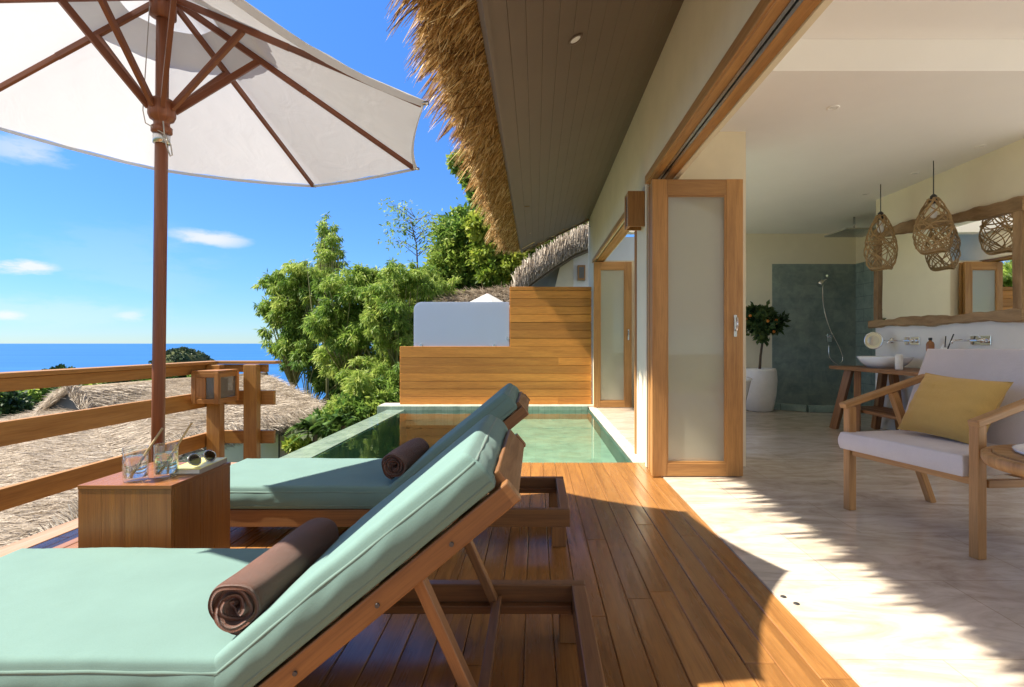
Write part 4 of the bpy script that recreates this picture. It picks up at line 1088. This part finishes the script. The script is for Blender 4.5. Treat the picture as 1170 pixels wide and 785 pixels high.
# small things on the counter and the ledge
def bottle(name, label, cat, x, y, prof, mat, cap=None):
    t = thing(name, label, cat, (x, y, .771)); MB().lathe((x, y, .771), prof, 20).build('body', mat, t)
    if cap: MB().lathe((x, y, .771), cap, 16).build('cap', M['black'], t)
bottle('jar', 'tall cream jar on the vanity beside the white basin', 'jar', 3.83, 5.72, [(.034, 0), (.036, .01), (.036, .15), (.03, .16), (.002, .16)], M['paper'])
bottle('soap_bottle', 'small amber soap bottle on the vanity under the wide mirror', 'bottle', 4.16, 5.72, [(.035, 0), (.037, .01), (.037, .27), (.028, .29), (.014, .3), (.014, .31)], M['amber'], [(.018, .3105), (.018, .335), (.002, .336)])
rd = thing('reed_diffuser', 'little white diffuser with a dark reed stick on the vanity', 'diffuser', (4.14, 5.5, .771))
MB().lathe((4.14, 5.5, .771), [(.04, 0), (.042, .01), (.042, .22), (.02, .25), (.018, .27), (.002, .27)], 20).build('bottle', M['ceramic'], rd)
mb = MB(); mb.tube([(4.14, 5.5, .9), (4.16, 5.40, 1.14)], .006, 6); mb.tube([(4.14, 5.5, .9), (4.12, 5.45, 1.12)], .005, 6); mb.build('reed', M['black'], rd)
# big live-edge mirror
wmir = thing('wall_mirror', 'wide wall mirror in a rough live-edge wooden frame over the vanity', 'mirror', (4.28, 5.7, 1.25))
YA, YB = 4.74, 6.80
def wav(y, s, a=.018): return a*(math.sin(y*5.3+s)+.6*math.sin(y*13.1+2*s)+.4*math.sin(y*29+s))
def plank(y0, y1, zlo, zhi, n=40):
    mb = MB(); rr = []
    for k in range(n+1):
        y = y0+(y1-y0)*k/n; a, b = zlo(y), zhi(y); x0, x1 = 4.225, 4.282
        rr.append([Vector((x1, y, a)), Vector((x0+.012, y, a+.002)), Vector((x0, y, a+.014)), Vector((x0, y, b-.014)), Vector((x0+.012, y, b-.002)), Vector((x1, y, b))])
    return mb.rings(rr, True, True, False)
def topz(y): return 2.30+.16*(y-YA)/(YB-YA)
plank(YA-.03, YB+.05, lambda y: topz(y)-.10+wav(y, 3, .008), lambda y: topz(y)+.02+wav(y, 1.0, .012)).build('top_plank', M['rustic'], wmir)
plank(YA-.02, YB+.10, lambda y: 1.245+wav(y, 5, .010), lambda y: 1.345+wav(y, 7, .010)).build('bottom_plank', M['rustic'], wmir)
for y0, y1 in ((YA-.01, YA+.08), (YB-.09, YB+.0)):
    mb = MB(); rr = []
    for k in range(13):
        z = 1.34+(topz(y0)-.085-1.34)*k/12; d = .006*math.sin(z*9+y0)
        rr.append([Vector((4.28, y0+d, z)), Vector((4.232, y0+d, z)), Vector((4.232, y1+d*.5, z)), Vector((4.28, y1+d*.5, z))])
    mb.rings(rr, True, True, False); mb.build('side_plank', M['rustic'], wmir, bevel=.006)
mb = MB(); mb.face([(4.262, YA+.05, 1.30), (4.262, YA+.05, topz(YA)-.03), (4.262, YB-.06, topz(YB)-.03), (4.262, YB-.06, 1.30)][::-1]); mb.build('mirror_glass', M['mirror'], wmir)
# woven pendant lamps
def pendant(x, y, zb, zt, rmax, label, seed):
    t = thing('pendant_lamp', label, 'pendant lamp', (x, y, zb), 'woven rattan pendant lamps')
    H = zt-zb; g = random.Random(seed)
    def rad(f): return rmax*float(np.interp(f, [0, .08, .2, .33, .5, .7, .85, .95, 1], [.66, .84, .96, 1, .95, .76, .54, .36, .24]))
    mb = MB()
    for dr in (1, -1):
        for k in range(14):
            ph = k*2*math.pi/14+g.uniform(-.25, .25); pts = []
            tw = g.uniform(1.1, 2.0)*dr
            for q in range(23):
                f = q/22; a = ph+tw*f*2+.22*math.sin(f*9+ph*3); r = rad(f)*(1+.025*math.sin(f*17+k))
                pts.append((x+r*math.cos(a), y+r*math.sin(a), zb+H*f))
            mb.tube(pts, .0052, 5)
    for f in (.0, .02, .5, .97):
        pts = [Vector((x+rad(f)*math.cos(a), y+rad(f)*math.sin(a), zb+H*f+.008*math.sin(3*a))) for a in [q*math.pi/14 for q in range(28)]]; ringtube(mb, pts, .007)
    mb.build('woven_shade', M['rattan'], t)
    MB().lathe((x, y, zt-.05), [(.02, 0), (.03, .02), (.03, .07), (.012, .09)], 16).build('socket', M['dark metal'], t)
    MB().tube([(x, y, zt+.03), (x, y, 2.852)], .005, 8).build('cable', M['dark metal'], t)
    mb = MB(); mb.lathe((x, y, zt-.20), [(.002, 0), (.022, .008), (.032, .03), (.034, .05), (.026, .08), (.014, .11), (.013, .14)], 18); mb.build('bulb', M['ceramic'], t)
pendant(3.91, 6.15, 1.89, 2.50, .16, 'woven rattan pendant lamp hanging at the left end of the wide mirror', 1)
pendant(3.93, 5.36, 1.95, 2.48, .165, 'larger woven rattan pendant lamp hanging in front of the middle of the wide mirror', 2)
# showers
hsw = thing('hand_shower', 'chrome hand shower with a hose on the slate shower wall', 'shower', (4.95, 8.9, 1.0))
Yw = 8.90
def SW(px, py, d=0): p = P(px, py, Yw-d); return (p.x, p.y, p.z)
MB().tube([SW(945, 315), SW(945, 315, .10)], .018, 12).build('bracket', M['chrome'], hsw)
mb = MB(); mb.tube([SW(946, 318, .1), SW(939, 323, .14)], [.012, .022], 12); mb.tube([SW(939, 322, .14), SW(936, 326, .16)], [.05, .045], 18); mb.build('shower_handle', M['chrome'], hsw)
pts = []
cp = [SW(940, 326, .10), SW(941, 350, .06), SW(948, 375, .05), SW(958, 395, .06), SW(963, 410, .06), SW(957, 416, .06), SW(948, 408, .05), SW(947, 392, .04)]
for i in range(len(cp)-1):
    a, b = Vector(cp[i]), Vector(cp[i+1]); p0 = Vector(cp[max(0, i-1)]); p3 = Vector(cp[min(len(cp)-1, i+2)])
    for q in range(6):
        t = q/6; pts.append(.5*((2*a)+(b-p0)*t+(2*p0-5*a+4*b-p3)*t*t+(3*a-p0-3*b+p3)*t**3))
MB().tube(pts, .009, 8).build('hose', M['chrome'], hsw)
mb = MB(); c = Vector(SW(947, 386, .02)); mb.box(c.x-.04, c.x+.04, c.y-.03, c.y+.015, c.z-.07, c.z+.07); mb.tube([c+Vector((0, -.03, .02)), c+Vector((0, -.08, .02))], .025, 14); mb.tube([c+Vector((0, -.06, .02)), c+Vector((-.09, -.07, .04))], .007, 8); mb.build('mixer', M['chrome'], hsw, bevel=.004)
rs = thing('rain_shower', 'large flat square rain shower head under the bathroom ceiling', 'shower head', (4.55, 7.75, 2.62))
MB().box(4.27, 4.83, 7.47, 8.03, 2.615, 2.64).build('plate', M['metal'], rs, bevel=.004); MB().tube([(4.55, 7.75, 2.64), (4.55, 7.75, 2.852)], .014, 10).build('arm', M['metal'], rs)
# tub
btb = thing('bathtub', 'white freestanding bathtub half hidden behind the open folding door', 'bathtub', (2.2, 7.3, 0))
mb = MB(); mb.lathe((2.2, 7.3, 0), [(.45, .0), (.5, .02), (.56, .3), (.62, .575), (.635, .59), (.625, .6), (.60, .59), (.53, .3), (.40, .14), (.001, .13)], 48, True, 1, 1.35); mb.build('shell', M['ceramic'], btb)
# potted orange tree
px_, py_ = 3.47, 8.42
pl = thing('potted_orange_tree', 'little round orange tree in a white pot beside the shower', 'potted plant', (px_, py_, 0))
mb = MB(); mb.lathe((px_, py_, 0), [(.16, 0), (.2, .02), (.245, .25), (.262, .48), (.25, .62), (.235, .66), (.22, .66), (.21, .6), (.001, .59)], 40); mb.build('pot', M['pot'], pl)
mb = MB(); mb.tube([(px_, py_, .55), (px_+.02, py_, .85), (px_+.06, py_, 1.15), (px_+.07, py_, 1.4)], [.022, .018, .016, .008], 10)
for k in range(6): a = k*1.05; mb.tube([(px_+.06, py_, 1.12), (px_+.07+.2*math.cos(a), py_+.2*math.sin(a), 1.35+.05*(k % 3))], [.01, .004], 6)
mb.build('trunk', M['bark'], pl)
fc = (px_+.02, py_, 1.38)
V, rn = clump([(fc, (.245, .245, .245)), ((fc[0]-.12, fc[1], fc[2]+.05), (.17, .17, .17)), ((fc[0]+.15, fc[1]-.05, fc[2]-.04), (.17, .17, .16))], 2200, .085, .5, 31, .1, .3); fo = quads('foliage', V, M['dark leaf'], pl, rn)
fr0 = None
for k in range(10):
    a = random.uniform(0, 6.28); e = random.uniform(-.7, .9); d = Vector((math.cos(a)*math.cos(e), math.sin(a)*math.cos(e)-.2, math.sin(e)))
    p = d*.245
    if fr0 is None:
        mb = MB(); mb.lathe(Vector(ORG[pl.name]), [(.001, -.024), (.014, -.02), (.023, -.007), (.024, .004), (.016, .018), (.001, .024)], 12); fr0 = mb.build('orange_fruit', M['orange'], pl); o = fr0
    else:
        o = link(fr0.copy())
    o.location = Vector(fc)-Vector(ORG[pl.name])+p

# ------------------------------------------------------------------ neighbouring buildings
def thatch_straws_on(tri, n, seed, down, L=(.25, .55), wd=(.012, .022), lift=.05):
    """straws lying on roof triangles, running down the slope"""
    g = np.random.default_rng(seed); out = []; rn = []
    T = [np.array([tuple(p) for p in t], float) for t in tri]; ar = np.array([np.linalg.norm(np.cross(t[1]-t[0], t[2]-t[0])) for t in T])
    for t, k in zip(T, (n*ar/ar.sum()).astype(int)):
        nr = np.cross(t[1]-t[0], t[2]-t[0]); nr /= np.linalg.norm(nr); nr = nr if nr[2] > 0 else -nr
        dn = np.array([0, 0, -1.]) + nr*nr[2]; dn /= max(1e-6, np.linalg.norm(dn))
        a, b = g.random(k), g.random(k); sw = a+b > 1; a[sw] = 1-a[sw]; b[sw] = 1-b[sw]
        p = t[0]+a[:, None]*(t[1]-t[0])+b[:, None]*(t[2]-t[0])
        d = dn + g.normal(scale=.22, size=(k, 3)); d /= np.linalg.norm(d, axis=1)[:, None]
        ln = L[0]+(L[1]-L[0])*g.random(k); wv = wd[0]+(wd[1]-wd[0])*g.random(k)
        s = np.cross(d, nr+g.normal(scale=.4, size=(k, 3))); s /= np.linalg.norm(s, axis=1)[:, None]
        q = p+d*ln[:, None]; q = q+nr*(lift*g.random(k))[:, None]; p = p+nr*(.005)
        sv = s*wv[:, None]*.5
        out.append(np.stack([p-sv, p+sv, q+sv*.4, q-sv*.4], 1)); rn.append(np.clip(g.normal(.52, .24, k), 0, 1))
    return np.concatenate(out), np.concatenate(rn)
h1 = thing('thatched_house', 'low house with a big weathered thatched roof below the deck railing', 'house', (-9, 10, -2.6))
EZ = -.75
A, B = P(70, 446, 17), P(305, 428, 17.5)
Cc = P(384, 471, 14); E1 = P(211, 509, 9.3); E2 = P(150, 541, 7.2); F_ = P(-40, 735, 3.6); Gf = P(-560, 800, 3.6); Lf = P(-330, 560, 11); Gh = P(46, 470, 14.2)
Bk1, Bk2 = Vector((-8.2, 18.4, -.9)), P(20, 505, 17)
mb = MB(); tris = [(A, E2, E1), (A, E1, B), (B, E1, Cc), (A, Gh, F_), (A, F_, E2), (Gh, Lf, F_), (Lf, Gf, F_)]
back = [(B, Cc, Bk1), (A, B, Bk1), (A, Bk1, Bk2), (A, Bk2, Gh), (Gh, Bk2, Lf)]
for t in tris+back: mb.face([tuple(p) for p in t])
dz = Vector((0, 0, -.16))
per_ = [Gf, F_, E2, E1, Cc, Bk1, Bk2, Lf]
for a, b in zip(per_, per_[1:]+per_[:1]): mb.face([tuple(a), tuple(a+dz), tuple(b+dz), tuple(b)])
for t in tris+back: mb.face([tuple(p+dz) for p in t][::-1])
mb.tube([A+Vector((0, 0, -.02)), A.lerp(B, .5)+Vector((0, 0, .0)), B+Vector((0, 0, -.02))], .11, 10)
rf = mb.build('roof', M['old thatch base'], h1)
V, rn = thatch_straws_on(tris, 120000, 5, None, L=(.14, .34), wd=(.007, .015), lift=.045)
# shaggy eave
def eavef(g, n):
    out = []
    segs = [(Cc, E1), (E1, E2), (E2, F_)]; ls = np.array([(b-a).length for a, b in segs]); pick = g.choice(3, n, p=ls/ls.sum())
    a = np.array([tuple(s[0]) for s in segs])[pick]; b = np.array([tuple(s[1]) for s in segs])[pick]
    t = g.random(n); p = a+(b-a)*t[:, None]; p[:, 2] -= .22*g.random(n)**1.2+.02*g.normal(size=n); p[:, 0] += .10*g.random(n); return p
V2, r2 = straws(14000, eavef, (-.75, .1, .45), 6, L=(.14, .32), wd=(.006, .013), spread=.16)
quads('roof_straw', np.concatenate([V, V2]), M['old thatch'], rf, np.concatenate([rn, r2]))
# little gable vent on the ridge
ga_, gb_, gt_ = P(48, 470, 13.2), P(106, 468, 12.6), P(80, 443, 12.9)
gback = P(190, 438, 16.5)
mb = MB(); mb.face([tuple(gt_), tuple(gb_), tuple(gback)]); mb.face([tuple(ga_), tuple(gt_), tuple(gback)])
up_ = Vector((0, 0, .12)); gv = mb.build('gable_roof', M['old thatch base'], h1)
V, rn = thatch_straws_on([(gt_, gb_, gback), (ga_, gt_, gback)], 9000, 8, None, L=(.2, .4)); 
for a, b, s in ((gt_, ga_, 41), (gt_, gb_, 42)):
    def gf(g, n, a=a, b=b):
        t = g.random(n); return np.array(a)+(np.array(b)-np.array(a))*t[:, None]+g.normal(scale=.03, size=(n, 3))-np.array([0, .12, .05])
    d = (b-a).normalized(); Vx, rx_ = straws(900, gf, tuple(-d*.5+Vector((.1, .5, .2))), s, L=(.15, .3), wd=(.008, .016)); V = np.concatenate([V, Vx]); rn = np.concatenate([rn, rx_])
quads('gable_straw', V, M['old thatch'], gv, rn)
mb = MB(); i_ = Vector((.05, -.06, -.05)); mb.face([tuple(ga_+i_), tuple(gb_+i_), tuple(gt_+i_)]); mb.build('gable_vent', M['black'], gv)
# walls under the eave
def wallseg(pa, pb, z0, z1, th, name, mat):
    a = Vector((pa[0], pa[1], 0)); b = Vector((pb[0], pb[1], 0)); mb = MB(); mb.bar(a+Vector((0, 0, (z0+z1)/2)), b+Vector((0, 0, (z0+z1)/2)), th, z1-z0); return mb.build(name, mat, h1)
w0, w1, w2 = P(160, 0, 8.3), P(313, 0, 12.05), P(331, 0, 12.6)
wallseg(w0, w1, -3.6, -.86, .2, 'wall', M['green wall'])
wallseg(P(313.5, 0, 12.3), P(316.5, 0, 12.35), -3.6, -.8, .24, 'corner_post', M['dark metal'])
ww = wallseg(P(317, 0, 12.4), w2, -3.6, -.85, .2, 'wall', M['tan wall'])
wl = P(323, 493, 12.15); mb = MB(); mb.rings([[wl+Vector((math.cos(t*math.pi/8)*r, d, math.sin(t*math.pi/8)*r)) for t in range(16)] for r, d in ((.10, .15), (.10, .0), (.06, -.02), (.06, .0), (.001, .01))], True, False); mb.build('round_lamp', M['dark metal'], ww)
# neighbouring villa beyond the fence
h2 = thing('neighbour_villa', 'white villa with a curling thatched eave just beyond the plank fence', 'villa', (1.5, 17, -2.6))
NY = 15.5
mb = MB(); mb.box(1.12, 3.6, NY+.6, NY+6, -2.6, 4.2); mb.build('wall', M['white'], h2)
mb = MB(); mb.prism([(.50, 2.4), (1.117, 2.4), (1.117, 3.95), (.98, 3.9), (.72, 3.3)], NY+.58, NY+.75); mb.build('side_wall', M['cream'], h2)
prof = [P(586, 327, NY), P(600, 312, NY), P(622, 296, NY), (P(650, 278, NY)), P(674, 268, NY), P(720, 235, NY)]
pr = [(p.x, p.z) for p in prof]; inner = [(x+.16, z-.30) for x, z in pr]
mb = MB()
for i in range(len(pr)-1): mb.prism([pr[i], pr[i+1], inner[i+1], inner[i]], NY, NY+7)
rf2 = mb.build('thatch_roof', M['old thatch base'], h2)
mb = MB()
for i in range(len(pr)-1):
    a, b = inner[i], inner[i+1]; mb.prism([(a[0]+.01, a[1]-.01), (b[0]+.01, b[1]-.01), (b[0]+.03, b[1]-.04), (a[0]+.03, a[1]-.04)], NY+.15, NY+6.9)
mb.build('soffit', M['soffit'], h2)
def e2(g, n):
    t = g.random(n)*(len(pr)-1.001); i = t.astype(int); f = t-i; a = np.array(pr)
    x = a[i, 0]+(a[i+1, 0]-a[i, 0])*f; z = a[i, 1]+(a[i+1, 1]-a[i, 1])*f
    hang = g.random(n)**2.2*.42*(.5+.5*np.sin(x*31)**2)
    return np.stack([x+.14*g.random(n), NY-.08-.12*g.random(n), z-.02-hang*.9], 1)
V, rn = straws(5200, e2, (.06, .35, .75), 51, L=(.15, .5), wd=(.010, .024), spread=.14)
def e3(g, n):
    return np.stack([pr[0][0]-.06+.16*g.random(n), NY+7*g.random(n), pr[0][1]-.32+.3*g.random(n)], 1)
V2, r2 = straws(3500, e3, (.5, 0, .7), 52, L=(.2, .4), wd=(.010, .024))
quads('thatch_fringe', np.concatenate([V, V2]), M['old thatch'], rf2, np.concatenate([rn, r2]))
lp = P(660, 303, NY+.45); lq = P(668, 320, NY+.45)
t = thing('wall_lantern', 'dark wooden wall lamp on the white wall of the villa beyond the fence', 'wall lamp', (lp.x, NY+.5, lq.z))
MB().box(lp.x, lq.x+.02, NY+.42, NY+.598, lq.z, lp.z).build('hood', M['door'], t, bevel=.006)
MB().box(lp.x+.04, lq.x-.02, NY+.412, NY+.419, lq.z+.06, lp.z-.06).build('pane', M['lantern pane'], t)
h3 = thing('far_pavilion', 'small brown thatched pavilion roof peeking above the frosted panel', 'pavilion', (-2.2, 16.2, -2.6))
q = [P(500, 346, 15.6), P(516, 335, 16.8), P(590, 328, 16.8), P(592, 342, 15.6)]
mb = MB(); mb.face([tuple(a) for a in q][::-1]); mb.face([tuple(a+Vector((0, 0, -.3))) for a in q])
for a, b in zip(q, q[1:]+q[:1]): mb.face([tuple(a), tuple(b), tuple(b+Vector((0, 0, -.3))), tuple(a+Vector((0, 0, -.3)))])
rf3 = mb.build('roof', M['old thatch base'], h3); V, rn = thatch_straws_on([(q[0], q[1], q[2]), (q[0], q[2], q[3])], 9000, 61, None, wd=(.01, .02)); quads('roof_straw', V, M['old thatch'], rf3, rn)
mb = MB()
for a in (P(520, 340, 16.2), P(585, 338, 16.2)): mb.box(a.x-.1, a.x+.1, 16.1, 16.3, -2.6, a.z-.1)
mb.build('posts', M['bark'], h3)
ps = thing('far_parasol', 'small white parasol top showing above the frosted fence panel', 'parasol', (P(557, 0, 14.6).x, 14.6, -1))
ap = P(557, 335, 14.6); mb = MB()
rim = [ap+Vector((.75*math.cos(k*math.pi/4+.3), .75*math.sin(k*math.pi/4+.3), -.38)) for k in range(8)]
for k in range(8): mb.face([tuple(ap), tuple(rim[k]), tuple(rim[(k+1) % 8])])
mb.build('canopy', M['canvas'], ps); MB().tube([(ap.x, ap.y, -1), tuple(ap)], .025, 10).build('pole', M['red'], ps)

# ------------------------------------------------------------------ trees
def tree(name, label, base, trunk_pts, cs, n, size, mat, aspect=.4, seed=1, droop=.3, group=None, tr=.12, tmat='bark', shell=.5, limbs=True, cat='tree'):
    t = thing(name, label, cat, base, group)
    mb = MB(); tp_ = [Vector(base)]+[Vector(p) for p in trunk_pts]
    mb.tube(tp_, [tr*(1-.7*i/(len(tp_)-1)) for i in range(len(tp_))], 8)
    if limbs:
        g = random.Random(seed)
        for c, r in cs:
            s_ = tp_[min(len(tp_)-1, max(1, len(tp_)-2))]; c = Vector(c); m_ = s_.lerp(c, .5)+Vector((g.uniform(-.2, .2), 0, g.uniform(0, .3)))
            mb.tube([s_, m_, c, c+Vector((g.uniform(-.5, .5)*r[0], 0, r[2]*.6))], [tr*.4, tr*.25, tr*.12, tr*.04], 6)
    mb.build('trunk', M[tmat], t)
    V, rn = clump(cs, n, size, aspect, seed, droop, shell); quads('crown', V, M[mat], t, rn); return t
def E(px, py, Y, rpx, rpy=None, ry=None):
    p = P(px, py, Y); k = Y/FPX; rpy = rpy or rpx; return (tuple(p), (rpx*k, (ry or rpx*k), rpy*k))
# big bamboo clump left of the pool: several plumes
Y0 = 14.5
def bamboo(label, lobes, Y, n, seed, leaf='bamboo leaf', size=.145):
    g = random.Random(seed); cs = []
    for cx, cy, rx, ry in lobes:
        cs.append(E(cx, cy, Y+g.uniform(-.2, .5), rx*.62, ry*.62))
        for _ in range(9):
            a = g.uniform(0, 6.28); q_ = g.uniform(.45, 1.0); k_ = g.uniform(.26, .46)
            cs.append(E(cx+rx*q_*math.cos(a), cy+ry*q_*math.sin(a), Y+g.uniform(-.9, .5), rx*k_, ry*k_*.75))
        for _ in range(4):
            a = g.uniform(2.6, 6.8); q_ = g.uniform(1.0, 1.35); cs.append(E(cx+rx*q_*math.cos(a), cy+ry*q_*math.sin(a), Y+g.uniform(-.6, .6), rx*.2, ry*.16))
    cx, cy = lobes[0][0], lobes[0][1]
    b = P(cx, 0, Y); b.z = gz(b.x, Y)
    return tree('bamboo', label, tuple(b), [(b.x, Y, (b.z+P(0, cy, Y).z)/2), tuple(P(cx, cy, Y))], cs, int(n*1.6), size, leaf, .2, seed, .8, 'bamboo clump beyond the pool', .06, 'bamboo', .2, True)
bamboo('leafy bamboo leaning out over the sea at the left of the clump', [(335, 335, 32, 28), (318, 348, 18, 24), (352, 316, 30, 18), (345, 368, 32, 30), (332, 395, 20, 26)], 19.6, 24000, 71, 'bamboo leaf', .19)
bamboo('tallest slim bamboo tip rising above the rest of the clump', [(374, 260, 9, 12), (377, 280, 14, 11), (373, 300, 17, 14)], 16.4, 3000, 72)
bamboo('broad bamboo in the middle of the clump', [(400, 322, 34, 22), (422, 352, 32, 32), (392, 365, 34, 34), (408, 402, 34, 34)], 14.8, 30000, 73)
bamboo('bright fine-leaved bamboo right beside the frosted panel', [(455, 328, 34, 22), (445, 362, 30, 34), (450, 402, 28, 38), (456, 444, 24, 30)], 13.8, 28000, 74, 'bamboo leaf', .12)
bamboo('low bamboo above the corner of the thatched roof', [(352, 402, 24, 18), (386, 424, 26, 24), (412, 448, 24, 20)], 19.2, 16000, 75, 'leaf', .18)
bamboo('low bushy bamboo beside the left rim of the pool', [(415, 445, 32, 30), (400, 468, 28, 16)], 13.0, 13000, 76, 'bamboo leaf', .12)
bamboo('bamboo behind the frosted panel', [(490, 328, 28, 22), (505, 352, 26, 20), (480, 360, 26, 30)], 16.5, 12000, 77, 'bamboo leaf', .145)
# broad tree behind the panel
Y1 = 18.5
b = P(555, 0, Y1); b.z = gz(b.x, Y1)
tree('broadleaf_tree', 'tall broadleaf tree with sunlit tops behind the frosted fence panel', tuple(b), [tuple(P(552, 360, Y1)), tuple(P(545, 310, Y1))],
     [E(532, 268, Y1, 30, 26), E(520, 300, Y1, 26, 26), E(552, 300, Y1, 30, 26), E(512, 325, Y1, 22, 18), E(575, 320, Y1, 26, 20), E(545, 330, Y1, 28, 16)], 26000, .2, 'leaf', .42, 81, .2, None, .2)
b = P(570, 0, 17.2); b.z = gz(b.x, 17.2)
tree('broadleaf_tree', 'yellow-green leafy tree right under the thatched eave', tuple(b), [tuple(P(570, 340, 17.2)), tuple(P(562, 305, 17.2))],
     [E(548, 258, 17.2, 15, 13), E(560, 285, 17.2, 17, 18), E(568, 312, 17.2, 20, 14), E(586, 300, 17.2, 16, 20)], 8000, .18, 'bright leaf', .42, 82, .2, None, .15)
b = P(640, 0, 26); b.z = gz(b.x, 26)
tree('broadleaf_tree', 'tree showing between the dark soffit and the neighbouring thatch', tuple(b), [tuple(P(630, 330, 26)), tuple(P(625, 280, 26))],
     [E(615, 280, 26, 30, 22), E(645, 268, 26, 28, 16), E(600, 292, 26, 20, 18), E(665, 262, 26, 20, 14)], 16000, .26, 'bright leaf', .42, 83, .2, None, .2)
b = P(545, 0, 24); b.z = gz(b.x, 24)
tree('broadleaf_tree', 'dark tall treetop just peeking out past the thatch fringe', tuple(b), [tuple(P(548, 300, 24)), tuple(P(545, 200, 24))],
     [E(535, 186, 24, 16, 12), E(548, 205, 24, 16, 16), E(552, 230, 24, 14, 14)], 5000, .26, 'leaf', .4, 84, .2, None, .2)
# nearly bare wispy tree
b = P(478, 0, 17); b.z = gz(b.x, 17)
t = thing('wispy_tree', 'thin nearly bare treetop against the sky beside the tall bamboo', 'tree', tuple(b))
g = random.Random(5); mb = MB(); mb.tube([tuple(b), tuple(P(478, 330, 17)), tuple(P(476, 280, 17)), tuple(P(468, 245, 17))], [.06, .04, .018, .005], 6)
tips = []
for k in range(22):
    py = g.uniform(248, 320); s_ = P(476+(py-280)*.06, py, 17); d = g.uniform(10, 34)*g.choice((-1, 1)); e = P(s_.x*FPX/17+VPX+d, py-g.uniform(4, 18), 17+g.uniform(-.4, .4)); m_ = s_.lerp(e, .5)+Vector((0, 0, .1))
    mb.tube([s_, m_, e], [.012, .008, .003], 5); tips += [tuple(e), tuple(m_)]
mb.build('trunk', M['bark'], t)
V, rn = clump([(c, (.32, .3, .18)) for c in tips]+[E(447, 248, 17, 9, 7), E(457, 243, 17, 7, 6)], 900, .13, .3, 85, .4, .2); quads('crown', V, M['bamboo leaf'], t, rn)
# palms and shrubs on the slope by the pool rim
def palm_shrub(px, py, Y, n, L, seed, label):
    c = P(px, py, Y); t = thing('palm_shrub', label, 'palm', (c.x, c.y, gz(c.x, c.y)), 'palms by the pool rim'); g = np.random.default_rng(seed); Vs = []; rn = []
    st = MB()
    st.tube([(c.x, c.y, gz(c.x, c.y)), tuple(c)], .04, 8); st.build('stem', M['bark'], t)
    for k in range(n):
        a = g.random()*2*math.pi; el = .35+.9*g.random(); d = np.array([math.cos(a)*math.cos(el), math.sin(a)*math.cos(el), math.sin(el)]); p = np.array(c); Lk = L*(.7+.5*g.random())
        side = np.cross(d, [0, 0, 1]); side /= np.linalg.norm(side); tone = g.random()
        for q in range(22):
            f = q/22; pos = p + d*Lk*f - np.array([0, 0, 1])*Lk*.75*f*f
            for s in (-1, 1):
                ll = Lk*.28*math.sin(math.pi*min(1, f*.85+.15)); dv = side*s*.85+d*.6-np.array([0, 0, .25]); dv /= np.linalg.norm(dv); wv = np.cross(dv, [0.1, .2, 1]); wv = wv/np.linalg.norm(wv)*.024
                Vs.append([pos, pos+dv*ll*.5+wv, pos+dv*ll, pos+dv*ll*.5-wv]); rn.append(tone*.6+.4*g.random())
    quads('fronds', np.array(Vs), M['palm leaf'], t, np.array(rn))
palm_shrub(360, 496, 8.6, 26, .6, 91, 'feathery palm between the thatched house and the pool rim')
palm_shrub(392, 486, 9.0, 20, .5, 92, 'palm with arching fronds closest to the pool rim corner')
b = P(340, 514, 8.6)
tree('shrub', 'low yellow-green shrub under the white wall lamp of the thatched house', (b.x, b.y, gz(b.x, b.y)), [tuple(b)], [E(336, 509, 8.6, 8, 5), E(348, 512, 8.6, 9, 6)], 900, .1, 'bright leaf', .4, 93, .1, None, .03, 'bark', .2, False, 'shrub')
b = P(430, 480, 12.2)
tree('shrub', 'dark shrub filling the gap under the bamboo beside the pool corner', (b.x, b.y, gz(b.x, b.y)), [tuple(P(420, 470, 12.2))], [E(405, 470, 12.2, 22, 16), E(440, 466, 12.4, 24, 18), E(378, 482, 12, 18, 12), E(470, 470, 12.6, 20, 16)], 9000, .14, 'leaf', .35, 94, .2, None, .05, 'bark', .2, False, 'shrub')
# trees on the hillside to the left
spec = [(5, 468, 44, 24, 'dark'), (38, 460, 48, 26, 'mid'), (74, 458, 54, 22, 'dark'), (20, 455, 70, 20, 'mid'), (94, 450, 76, 16, 'mid'), (58, 447, 95, 14, 'dark'), (128, 442, 100, 16, 'dark'), (165, 439, 110, 16, 'mid'), (203, 436, 105, 16, 'dark'), (236, 434, 98, 15, 'mid'), (68, 429, 150, 9, 'dark')]
labs = ['dark round tree at the left picture edge above the thatched roof', 'mid green tree left of the little gable', 'dark tree just behind the little thatched gable', 'higher green tree under the left end of the handrail', 'green tree above the little gable, under the handrail',
        'small dark tree touching the handrail near the left', 'dark tree behind the ridge left of the parasol pole', 'green tree behind the ridge beside the parasol pole', 'dark tree behind the ridge right of the parasol pole', 'green tree behind the ridge beside the corner lantern', 'tiny dark treetop standing out against the sea']
for (px, py, Y, rp, tone), lb in zip(spec, labs):
    b = P(px, 0, Y); b.z = gz(b.x, Y); g = random.Random(px)
    cs = [E(px, py, Y, rp, rp*.75)]+[E(px+g.uniform(-.7, .7)*rp, py+g.uniform(-.45, .5)*rp, Y+g.uniform(-1, 1), rp*.5, rp*.42) for _ in range(6)]
    c0 = P(px, py+rp*.6, Y); tree('hillside_tree', lb, (b.x, Y, min(b.z, c0.z-.5)), [tuple(c0)], cs, 4200, Y*.0085, 'leaf' if tone == 'mid' else 'dark leaf', .6, px+7, .1, 'trees on the hillside', .2, 'bark', .35, False)
